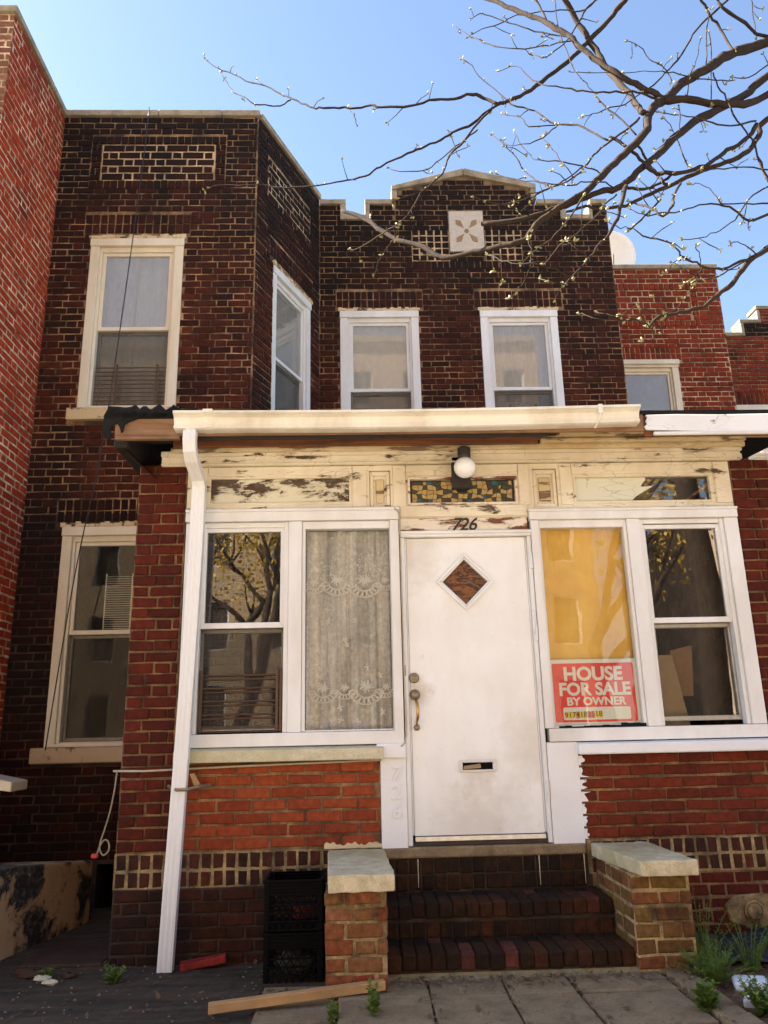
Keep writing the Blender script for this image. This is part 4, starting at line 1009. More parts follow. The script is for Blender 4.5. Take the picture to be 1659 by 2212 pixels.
# lace curtain with two scalloped bands
lc = curtain(F0, -.37, .20, .70, 2.085, -.09, 5, .018, 0, seed=8, n=60, m=14)
lco = lc.build('lace_curtain', M['lace'], None, True)
tag(lco, 'white lace curtain with scalloped bands in the window left of the door', 'curtain')
def scallop(cx, cz, rr, d, wid=math.pi*.92):
    mb = MB(); n = 9
    for i in range(n):
        a = -math.pi/2+(i-(n-1)/2)*wid/(n-1)
        px, pz = cx+math.cos(a)*rr, cz+math.sin(a)*rr*.8
        k = 10; pts = []
        for q in range(k+1):
            b = 2*math.pi*q/k; lx, lz = math.cos(b)*rr*.28, math.sin(b)*rr*.15
            pts.append(F0.p(px+lx*math.cos(a)-lz*math.sin(a), pz+(lx*math.sin(a)+lz*math.cos(a))*.9, d))
        mb.tube(pts, rr*.05, 4, False)
    pts = [F0.p(cx+math.cos(-math.pi/2+(i/16-.5)*wid*1.08)*rr*1.3, cz+math.sin(-math.pi/2+(i/16-.5)*wid*1.08)*rr*1.05, d) for i in range(17)]
    mb.tube(pts, rr*.05, 4, False)
    pts = [F0.p(cx+math.cos(-math.pi/2+(i/16-.5)*wid*1.08)*rr*.66, cz+math.sin(-math.pi/2+(i/16-.5)*wid*1.08)*rr*.52, d) for i in range(17)]
    mb.tube(pts, rr*.04, 4, False)
    for i in range(16):                                # little flower filling
        a = i*2.4; r0 = rr*.45*math.sqrt(i/16)
        q = (cx+math.cos(a)*r0, cz+.04*rr+math.sin(a)*r0*.7+rr*.25)
        mb.tube([F0.p(q[0]-.012*rr/.06*math.cos(a), q[1]-.012*rr/.06*math.sin(a), d), F0.p(q[0]+.012*rr/.06*math.cos(a), q[1]+.012*rr/.06*math.sin(a), d)], rr*.07, 4)
    return mb
for cx, cz, rr in ((-.32, 1.70, .06), (-.16, 1.71, .085), (.03, 1.70, .09), (.175, 1.71, .055), (-.26, .975, .075), (-.115, .98, .06), (.03, .975, .09), (.165, .98, .055)):
    scallop(cx, cz, rr, -.066).build('scallop', M['lace_solid'], lco)
mb = MB(); r7 = random.Random(9)                       # scattered sprigs of the lace
for i in range(16):
    cx, cz = r7.uniform(-.33, .17), r7.choice((1.5, 1.42, 1.3, 1.2, 1.1, .86, .78))+r7.uniform(-.03, .03)
    for q in range(6):
        a = q*1.05+r7.random(); mb.tube([F0.p(cx, cz, -.067), F0.p(cx+math.cos(a)*.018, cz+math.sin(a)*.022, -.067)], [.002, .006], 4)
for i in range(150):
    cx, cz = r7.uniform(-.36, .19), 1.72+abs(r7.gauss(0, .13))
    if cz > 2.05: continue
    a = r7.random()*6.28; mb.tube([F0.p(cx, cz, -.067), F0.p(cx+math.cos(a)*.016, cz+math.sin(a)*.016, -.067)], [.0015, .005], 4)
mb.build('lace_sprig', M['lace_solid'], lco)
# things seen through the right-hand window
t = MB().hexa([(2.05, .12, .70), (2.24, .14, .70), (2.24, .16, .70), (2.05, .14, .70), (2.05, .2, 1.18), (2.19, .2, 1.18), (2.19, .22, 1.18), (2.05, .22, 1.18)]).build('cardboard_sheet', M['cardboard'], None)
tag(t, 'tan cardboard sheet leaning low inside the right-hand window', 'cardboard')
t = MB().box(2.02, 2.11, .24, .32, .0, 1.42).build('boxed_tube', m_plain('tube_white', (.6, .57, .47), .8), None); tag(t, 'tall pale carton standing behind the cardboard in the right-hand window', 'carton')
t = MB().hexa([(2.2, .3, .9), (2.36, .32, .9), (2.36, .36, .9), (2.2, .36, .9), (2.22, .3, 1.22), (2.4, .34, 1.26), (2.4, .38, 1.26), (2.22, .38, 1.22)]).build('folded_carton', m_plain('carton_brown', (.3, .17, .09), .85), None); tag(t, 'brown flattened carton behind the right-hand lower sash', 'carton')
t = MB().hexa([(1.95, .3, 2.2), (2.28, .3, 2.2), (2.28, .32, 2.2), (1.95, .32, 2.2), (2.0, .3, 2.36), (2.27, .3, 2.42), (2.27, .32, 2.42), (2.0, .32, 2.36)]).build('cardboard_sheet', M['cardboard'], None); tag(t, 'scrap of cardboard behind the torn transom at the right', 'cardboard')
guard(F0, -1.075, -.54, .75, 1.09, 5, (-1.068, -.565, -.54), 'brown five-rail guard across the lower sash behind the downspout', 'rust_metal', d=-.03, r=.0058, pair=True)
# ================================================================== FRONT STEPS
steps = thing('front_steps', (.75, -.3, -.57), 'dark grimy brick front steps of two treads below the white door', 'steps')
it = []; BS = M['brick_step']
MB().box(.115, 1.412, -.022, .03, -.07, -.004).build('sill_slab', M['concrete'], steps, bevel=.012, seg=2)
MB().box(.112, 1.44, -.002, .2, -.6, -.07).build('core', M['mortar_step'], steps)
sb = MB()
sb.hexa([(.112, -.328, -.6), (1.462, -.328, -.6), (1.452, -.003, -.6), (.112, -.003, -.6), (.112, -.328, -.277), (1.462, -.328, -.277), (1.452, -.003, -.277), (.112, -.003, -.277)])
sb.hexa([(.112, -.638, -.6), (1.468, -.638, -.6), (1.466, -.329, -.6), (.112, -.329, -.6), (.112, -.638, -.468), (1.468, -.638, -.468), (1.466, -.329, -.468), (.112, -.329, -.468)])
sb.build('core', M['mortar_step'], steps)
rowlocks(Fr(0, -.002), .118, 1.405, -.262, -.072, BS, it, rows=2, joint=.01, pitch=.078)
rowlocks(Fr(0, -.328), .116, 1.455, -.462, -.362, BS, it, rows=1, joint=.012, pitch=.078)
lay(it, steps)
def tread(y0, y1, z, x0, x1, pitch=.079, th=.085):
    n = round((x1-x0)/pitch); p = (x1-x0)/n
    for i in range(n):
        a = x0+i*p; q = rnd.uniform(-.005, .005); z_ = z+rnd.uniform(-.006, .004)
        mb = MB().hexa([(a+.0015, y0+q, z_-th), (a+p-.0015, y0+q+rnd.uniform(-.004, .004), z_-th), (a+p-.0015, y1, z_-th), (a+.0015, y1, z_-th),
                        (a+.0015, y0+q, z_), (a+p-.0015, y0+q, z_), (a+p-.0015, y1, z_+.004), (a+.0015, y1, z_+.004)])
        mb.build('tread_brick', rnd.choice([BS]*13+[M['brick_pink']]), steps, bevel=.010, seg=2)
M['brick_pink'] = m_brick('brick_pink', [(.10, .03, .02), (.14, .045, .032)], soot=.4, mottle=.6)
tread(-.345, -.155, -.265, .115, 1.46); tread(-.655, -.45, -.455, .115, 1.468)
tread(-.15, -.006, -.266, .115, 1.455); tread(-.445, -.332, -.456, .115, 1.462)
# pale mortar fillet along the foot of the steps
mb = MB()
for i in range(40):
    a = .1+i*.035; mb.hexa([(a, -.66-rnd.uniform(.015, .04), -.572), (a+.037, -.66-rnd.uniform(.015, .04), -.572), (a+.037, -.63, -.572), (a, -.63, -.572), (a, -.65, -.56), (a+.037, -.65, -.56), (a+.037, -.63, -.545), (a, -.63, -.545)])
mb.build('mortar_fillet', m_stone('fillet', (.34, .27, .14), (.1, .075, .04), 14, .7), steps)
for x, z0_, z1_ in ((.338, -.235, -.075), (1.105, -.24, -.07), (1.392, -.24, -.07)):
    y_ = -.0145 if z0_ > -.3 else -.66
    MB().prism(Fr(0, y_), [(x-.0015, z0_), (x, z0_-.006), (x+.0015, z0_), (x+.0035, z1_), (x-.0025, z1_)], -.003, .0012).build('paint_drip', M['sill_stone'], steps)
# ---- stair piers with capstones
def pier(name, x0, x1, y0, z1, mats, mo, label, capx, capy, seed, side=None):
    t = thing(name, ((x0+x1)/2, y0/2, -.6), label, 'pier', 'brick piers beside the steps')
    MB().box(x0, x1, y0, -.003, -.66, z1).build('core', M[mo], t)
    L = []
    courses(Fr(0, y0), x0-.008, x1+.008, -.645, z1-.004, [.112, .2], M[mats[0]], L, ch=.0745, joint=.013)
    if side == 'L': courses(Fr(x0, 0, 0, -1), .004, -y0, -.645, z1-.004, [.2, .112], M[mats[0]], L, ch=.0745, joint=.013, dz=.006)
    else: courses(Fr(x1, 0, 0, 1), y0, -.004, -.645, z1-.004, [.2, .112], M[mats[0]], L, ch=.0745, joint=.013, dz=.006)
    lay(L, t)
    a, b = capx; c0, c1 = capy
    r = random.Random(seed); q = lambda: r.uniform(-.006, .006)
    nx, ny = 8, 14; mb = MB(); xs_ = [a[0], a[1], b[1], b[0]]
    def top(s, v): 
        xa = a[0]+(b[0]-a[0])*v; xb = a[1]+(b[1]-a[1])*v
        return (xa+(xb-xa)*s+q()*.6, c0+(c1-c0)*v+q()*.6)
    g0 = [[top(i/nx, j/ny) for i in range(nx+1)] for j in range(ny+1)]
    for zz in (1, 0):
        for j in range(ny+1):
            for i in range(nx+1):
                x, y = g0[j][i]; mb.v.append((x, y, (-.006 if zz else z1)+q()*.6))
    N = (nx+1)*(ny+1)
    for j in range(ny):
        for i in range(nx):
            k = j*(nx+1)+i; mb.f.append((k, k+1, k+nx+2, k+nx+1)); k += N; mb.f.append((k+nx+1, k+nx+2, k+1, k))
    for i in range(nx): 
        mb.f.append((i, N+i, N+i+1, i+1)); k = ny*(nx+1)+i; mb.f.append((k+1, N+k+1, N+k, k))
    for j in range(ny):
        k = j*(nx+1); mb.f.append((k+nx+1, N+k+nx+1, N+k, k)); k += nx; mb.f.append((k, N+k, N+k+nx+1, k+nx+1))
    mb.build('capstone', M['capstone'], t, bevel=.008, seg=2)
    return t
pier('stair_pier', -.205, .112, -.83, -.092, ['brick_tan'], 'mortar_base', 'patchy tan and red brick pier left of the steps beside the black crates', ((-.186, .16), (-.226, .126)), (-.935, -.02), 1, 'R')
pier('stair_pier', 1.468, 1.79, -.68, -.085, ['brick_olive'], 'mortar_base', 'olive brown brick pier right of the steps with weeds at its foot', ((1.50, 1.818), (1.438, 1.80)), (-.765, -.02), 2, 'L')
# ---- capped pipe in the porch base
pp = thing('capped_pipe', (2.42, 0, -.43), 'round capped pipe set in a mortar patch low on the right brick base', 'pipe')
r5 = random.Random(5)
MB().prism(F0, [(2.42+(.15+r5.uniform(-.035, .05))*math.cos(i*.5236), -.435+(.10+r5.uniform(-.02, .03))*math.sin(i*.5236)) for i in range(12)], -.01, .016).build('mortar_patch', M['mortar_base'], pp, bevel=.008)
MB().lathe((2.43, -.014, -.425), [(.062, 0), (.062, .02), (.052, .026), (.05, .016), (.044, .03), (.0001, .034)], 20, 'y').build('cap', M['mortar_base'], pp)

# ================================================================== NEIGHBOURS
ln = thing('row_house', (-4.5, 3, -.6), 'bright red brick neighbour house with pale mortar at the left edge', 'house', 'neighbouring row houses')
FL = Fr(-3.1, 0, 0, 1); FLf = Fr(0, .46)
mb = MB(); mb.box(-8, -3.1, .46, 10, -.72, 7.12); mb.build('wall', M['mortar_pale'], ln)
L = []
courses(FL, .46, 3.2, -.6, 7.12, [.216, .108], M['brick_red'], L, joint=.013, dz=.006)
courses(FLf, -4.6, -3.093, -.6, 7.12, [.216, .108], M['brick_brown'], L, joint=.012, dz=.006)
lay(L, ln, hide=lambda x, y: False)
for k in range(3): MB().fb(FL, .42+k*.93, .42+k*.93+.922, 7.125, 7.19, -.28, .035).build('coping_stone', M['coping'], ln, bevel=.008, seg=2)
for k in range(2): MB().fb(FLf, -3.1-.9*(k+1), -3.13-.9*k, 7.126, 7.192, -.28, .035).build('coping_stone', M['coping'], ln, bevel=.008, seg=2)
# low stuccoed wall along the walkway
FW = Fr(-2.44, -.6, .36, 1.85)
mb = MB().hexa([(-2.47, -.6, -.74), (-2.08, 1.25, -.74), (-3.08, 1.25, -.74), (-3.08, -.6, -.74), (-2.47, -.6, .0), (-2.08, 1.25, -.20), (-3.08, 1.25, -.20), (-3.08, -.6, .0)])
tag(mb.build('low_wall', M['peel_stucco'], None, bevel=.02, seg=2), 'low peeling tan stucco wall beside the sunken walkway at lower left', 'wall')
lg = MB().hexa([(-3.09, .9, .40), (-2.62, .9, .33), (-2.62, 1.2, .33), (-3.09, 1.2, .40), (-3.09, .9, .50), (-2.62, .9, .40), (-2.62, 1.2, .40), (-3.09, 1.2, .50)])
tag(lg.build('awning_rail', M['white_cream'], None, bevel=.006), 'white painted rail end sloping in at the far left edge', 'rail')
# right neighbour, set back
rn = thing('row_house', (4.5, 5, -.6), 'red brick neighbour house with a sunk parapet panel, right of the dark house', 'house', 'neighbouring row houses')
RY = 4.6; FR_ = Fr(0, RY); mb = MB()
WR = (3.3, 4.49, 4.0, 5.62)
wall(FR_, 3.18, 5.24, -.7, 7.075, [WR], .25, mb); mb.box(4.99, 5.239, RY+.251, 12, -.7, 7.0); mb.box(3.18, 5.24, 11.8, 12, -.7, 7)
mb.build('wall', M['mortar_right'], rn)
MB().box(3.2, 5.2, RY+.26, 11.8, 6.6, 6.7).build('roof', M['tar'], rn)
MB().box(3.2, 4.98, RY+1.3, RY+1.35, 3.9, 6.6).build('room_wall', M['interior_dark'], rn)
L = []; BRR = M['brick_right']
pn = (3.55, 4.905, 6.15, 6.84); ln2 = (3.55, 4.56, 5.62, 5.845)
courses(FR_, 3.2, 5.24, -.7, 7.075, FLEM, BRR, L, [WR, pn, ln2])
rowlocks(FR_, pn[0], 4.81, 6.735, 6.84, BRR, L, dz=.02); rowlocks(FR_, pn[0], pn[1], 6.15, 6.25, BRR, L, dz=.02)
courses(FR_, 4.81, pn[1], 6.25, 6.84, [.105], BRR, L, dz=.02)
courses(FR_, pn[0], 4.805, 6.25, 6.735, [.232, .1], BRR, L, ch=.097, joint=.017, dz=.008)
rowlocks(FR_, ln2[0], ln2[1], 5.63, 5.845, BRR, L, rows=2)
lay(L, rn, hide=lambda x, y: x < 600 or y > 416)
MB().fb(FR_, 3.18, 5.252, 7.08, 7.15, -.28, .035).build('coping_stone', M['coping'], rn, bevel=.008)
wr = window(FR_, WR, rn, 4.3, 'white_cream', casing=.09, head=.1, screen=False)
MB().fb(FR_, 3.3, 4.5, 5.55, 5.625, -.02, .06).build('window_hood', M['white_cream'], wr, bevel=.01)
# farther house with stepped parapet
fh = thing('row_house', (7, 7.5, -.6), 'far brick house with a stepped parapet at the right edge', 'house', 'neighbouring row houses')
FY = 6.5; FF = Fr(0, FY); mb = MB(); WF = (6.3, 7.6, 4.2, 5.62)
wall(FF, 5.5, 9, -.7, 7.0, [WF], .25, mb); mb.fb(FF, 6.52, 9, 7.0, 7.24, -.25, 0); mb.fb(FF, 6.83, 9, 7.24, 7.46, -.25, 0); mb.fb(FF, 6.83, 9, 7.46, 7.5, -.25, 0)
mb.box(8.8, 9, FY+.26, 14, -.7, 7); mb.box(5.5, 5.7, FY+.26, 14, -.7, 7); mb.build('wall', M['mortar_dark'], fh)
L = []; courses(FF, 5.51, 8.99, -.7, 7.0, FLEM, BRR, L, [WF, (6.2, 7.7, 5.75, 5.98)]); rowlocks(FF, 6.2, 7.7, 5.75, 5.98, BRR, L, rows=2)
courses(FF, 6.55, 8.2, 7.0, 7.24, FLEM, M['brick_dark'], L); courses(FF, 6.87, 8.2, 7.24, 7.5, FLEM, BRR, L)
lay(L, fh, hide=lambda x, y: y > 415 or x < 725)
def cp(u0, u1, z0, z1): MB().fb(FF, u0, u1, z0, z1, -.28, .035).build('coping_stone', M['coping'], fh, bevel=.008)
cp(5.5, 6.5, 7.002, 7.07); cp(6.5, 6.56, 7.002, 7.245); cp(6.495, 6.81, 7.247, 7.313); cp(6.81, 6.87, 7.25, 7.475); cp(6.805, 7.5, 7.505, 7.57); cp(7.505, 8.2, 7.57, 7.64)
window(FF, WF, fh, 4.9, 'white_cream', screen=False)
MB().fb(FF, 6.2, 7.7, 5.60, 5.73, -.02, .07).build('window_hood', M['white_cream'], fh, bevel=.01)
# satellite dish on the neighbour roof
dsh = thing('satellite_dish', (4.25, 6.0, 7.1), 'large round white satellite dish on the roof of the red neighbour', 'dish')
mb = MB(); R_d = .40; nA, nR = 28, 7
mb.v.append((0, .10, 0))
for j in range(1, nR+1):
    for i in range(nA):
        a = 2*math.pi*i/nA; r_ = R_d*j/nR; mb.v.append((r_*math.cos(a), .10*(1-(j/nR)**2)+0, 1.08*r_*math.sin(a)))
for i in range(nA): mb.f.append((0, 1+i, 1+(i+1) % nA))
for j in range(nR-1):
    for i in range(nA):
        k = 1+j*nA+i; k2 = 1+j*nA+(i+1) % nA; mb.f.append((k, k2, k2+nA, k+nA))
Rm = Matrix.Translation((4.24, 6.0, 8.20)) @ Matrix.Rotation(math.radians(-14), 4, 'Z') @ Matrix.Rotation(math.radians(18), 4, 'X')
mb.v = [tuple(Rm @ Vector(p)) for p in mb.v]
do = mb.build('reflector', M['globe'], dsh, True); sm_ = do.modifiers.new('thick', 'SOLIDIFY'); sm_.thickness = .012
MB().tube([(4.24, 6.12, 8.15), (4.24, 6.25, 7.7), (4.24, 6.25, 6.7)], .03, 8).build('mast', M['grey_metal'], dsh)
MB().tube([Rm @ Vector((0, .05, -.42)), Rm @ Vector((0, -.25, -.3)), Rm @ Vector((0, -.42, -.05))], .014, 6).build('feed_arm', M['grey_metal'], dsh)

# ================================================================== ACROSS THE STREET (seen in the window reflections)
def opposite(x0, x1, h, mat, label, cornice='coping'):
    t = thing('apartment_house', ((x0+x1)/2, -26, -.6), label, 'building', 'buildings across the street')
    FO = Fr(0, -24, -1, 0); mb = MB(); hl = []
    n = int((x1-x0)/2.4)
    for k in range(int(h//3.1)):
        for i in range(n):
            u = -x1+(x1-x0)*(i+.5)/n; hl.append((u-.5, u+.5, .6+k*3.1, 2.4+k*3.1))
    wall(FO, -x1, -x0, -.7, h, hl, .3, mb); mb.box(x0, x1, -36, -35.8, -.7, h); mb.box(x0, x0+.2, -35.8, -24.31, -.7, h); mb.box(x1-.2, x1, -35.8, -24.31, -.7, h)
    mb.build('wall', mat, t)
    MB().box(x0, x1, -36, -24.31, h-.5, h-.4).build('roof', M['tar'], t)
    for a, b, c, d in hl:
        f = MB().ring(FO, rect(a, b, c, d), rect(a+.07, b-.07, c+.07, d-.07), -.15, -.08).build('window', M['white'], t)
        MB().fb(FO, a+.06, b-.06, c+.06, d-.06, -.13, -.12).build('pane', M['interior_dark'], f)
    MB().fb(FO, -x1, -x0, h-.25, h+.1, -.31, .18).build('cornice', M[cornice], t)
def bigbrick(name, c1, c2, mo):
    g = NG(name); b = g.n('TexBrick', Color1=c1+(1,), Color2=c2+(1,), Mortar=mo+(1,), Scale=1.0, Mortar_Size=.012, Brick_Width=.22, Row_Height=.075)
    sep = g.n('SeparateXYZ'); g.t.links.new(g.pos(), sep.inputs[0]); cmb = g.n('CombineXYZ', X=sep.outputs[0], Y=sep.outputs[2])
    g.t.links.new(cmb.outputs[0], b.inputs['Vector']); return g.end(g.bsdf(b.outputs[0], .9))
opposite(-26, -12.5, 15.0, bigbrick('opp_a', (.42, .22, .12), (.36, .18, .10), (.5, .42, .32)), 'orange brick apartment house across the street, reflected in the left windows')
opposite(-12, -1.5, 18.0, bigbrick('opp_b', (.52, .31, .13), (.46, .26, .10), (.5, .45, .36)), 'buff brick apartment house across the street, reflected in the middle windows')
opposite(-1, 9, 19.6, bigbrick('opp_c', (.46, .25, .14), (.4, .2, .11), (.5, .42, .32)), 'red-orange brick apartment house across the street, reflected in the right windows')
opposite(14, 28, 9.5, bigbrick('opp_d', (.5, .36, .24), (.45, .3, .2), (.5, .45, .36)), 'tan brick apartment house across the street at the far right')
def street_tree(x, y, h, seed, label, nl=1500):
    r = random.Random(seed)
    t = thing('street_tree', (x, y, -.6), label, 'tree', 'street trees behind the viewer')
    tips = []
    def grow(p, d, l, rad, lev, par):
        pts = [p]; rr = [rad]
        for i in range(4):
            d = (d+Vector((r.uniform(-.2, .2), r.uniform(-.2, .2), r.uniform(-.02, .16)))).normalized()
            p = p+d*l/4; pts.append(p); rr.append(rad*(1-.12*(i+1)))
        o = MB().tube(pts, rr, 8 if lev < 2 else 5).build('trunk' if lev == 0 else 'limb', M['bark'], t, True)
        if lev >= 3: tips.append(pts[-1]); tips.append(pts[2]); return
        for k in range(3):
            a = r.uniform(0, 6.28); e = Vector((math.cos(a), math.sin(a), r.uniform(.25, .8))).normalized()
            grow(pts[-1] if k else pts[3], (d*.55+e*.75).normalized(), l*r.uniform(.6, .85), rad*.55, lev+1, t)
    grow(Vector((x, y, -.6)), Vector((.05, 0, 1)), h*.34, h*.026, 0, t)
    mb = MB()
    for i in range(nl):
        c = r.choice(tips)+Vector((r.gauss(0, .45), r.gauss(0, .45), r.gauss(0, .35)))
        a = Vector((r.gauss(0, 1), r.gauss(0, 1), r.gauss(0, 1))).normalized()*.07; b = a.orthogonal().normalized()*.035
        mb.poly([c-a, c+b, c+a, c-b])
    o = mb.build('foliage', M['foliage'], t); o['kind'] = 'stuff'
street_tree(4.7, -9.2, 8.5, 4, 'young-leaved street tree on the kerb behind the viewer to the right')
street_tree(-2.4, -9.1, 8.0, 9, 'young-leaved street tree on the kerb behind the viewer to the left')
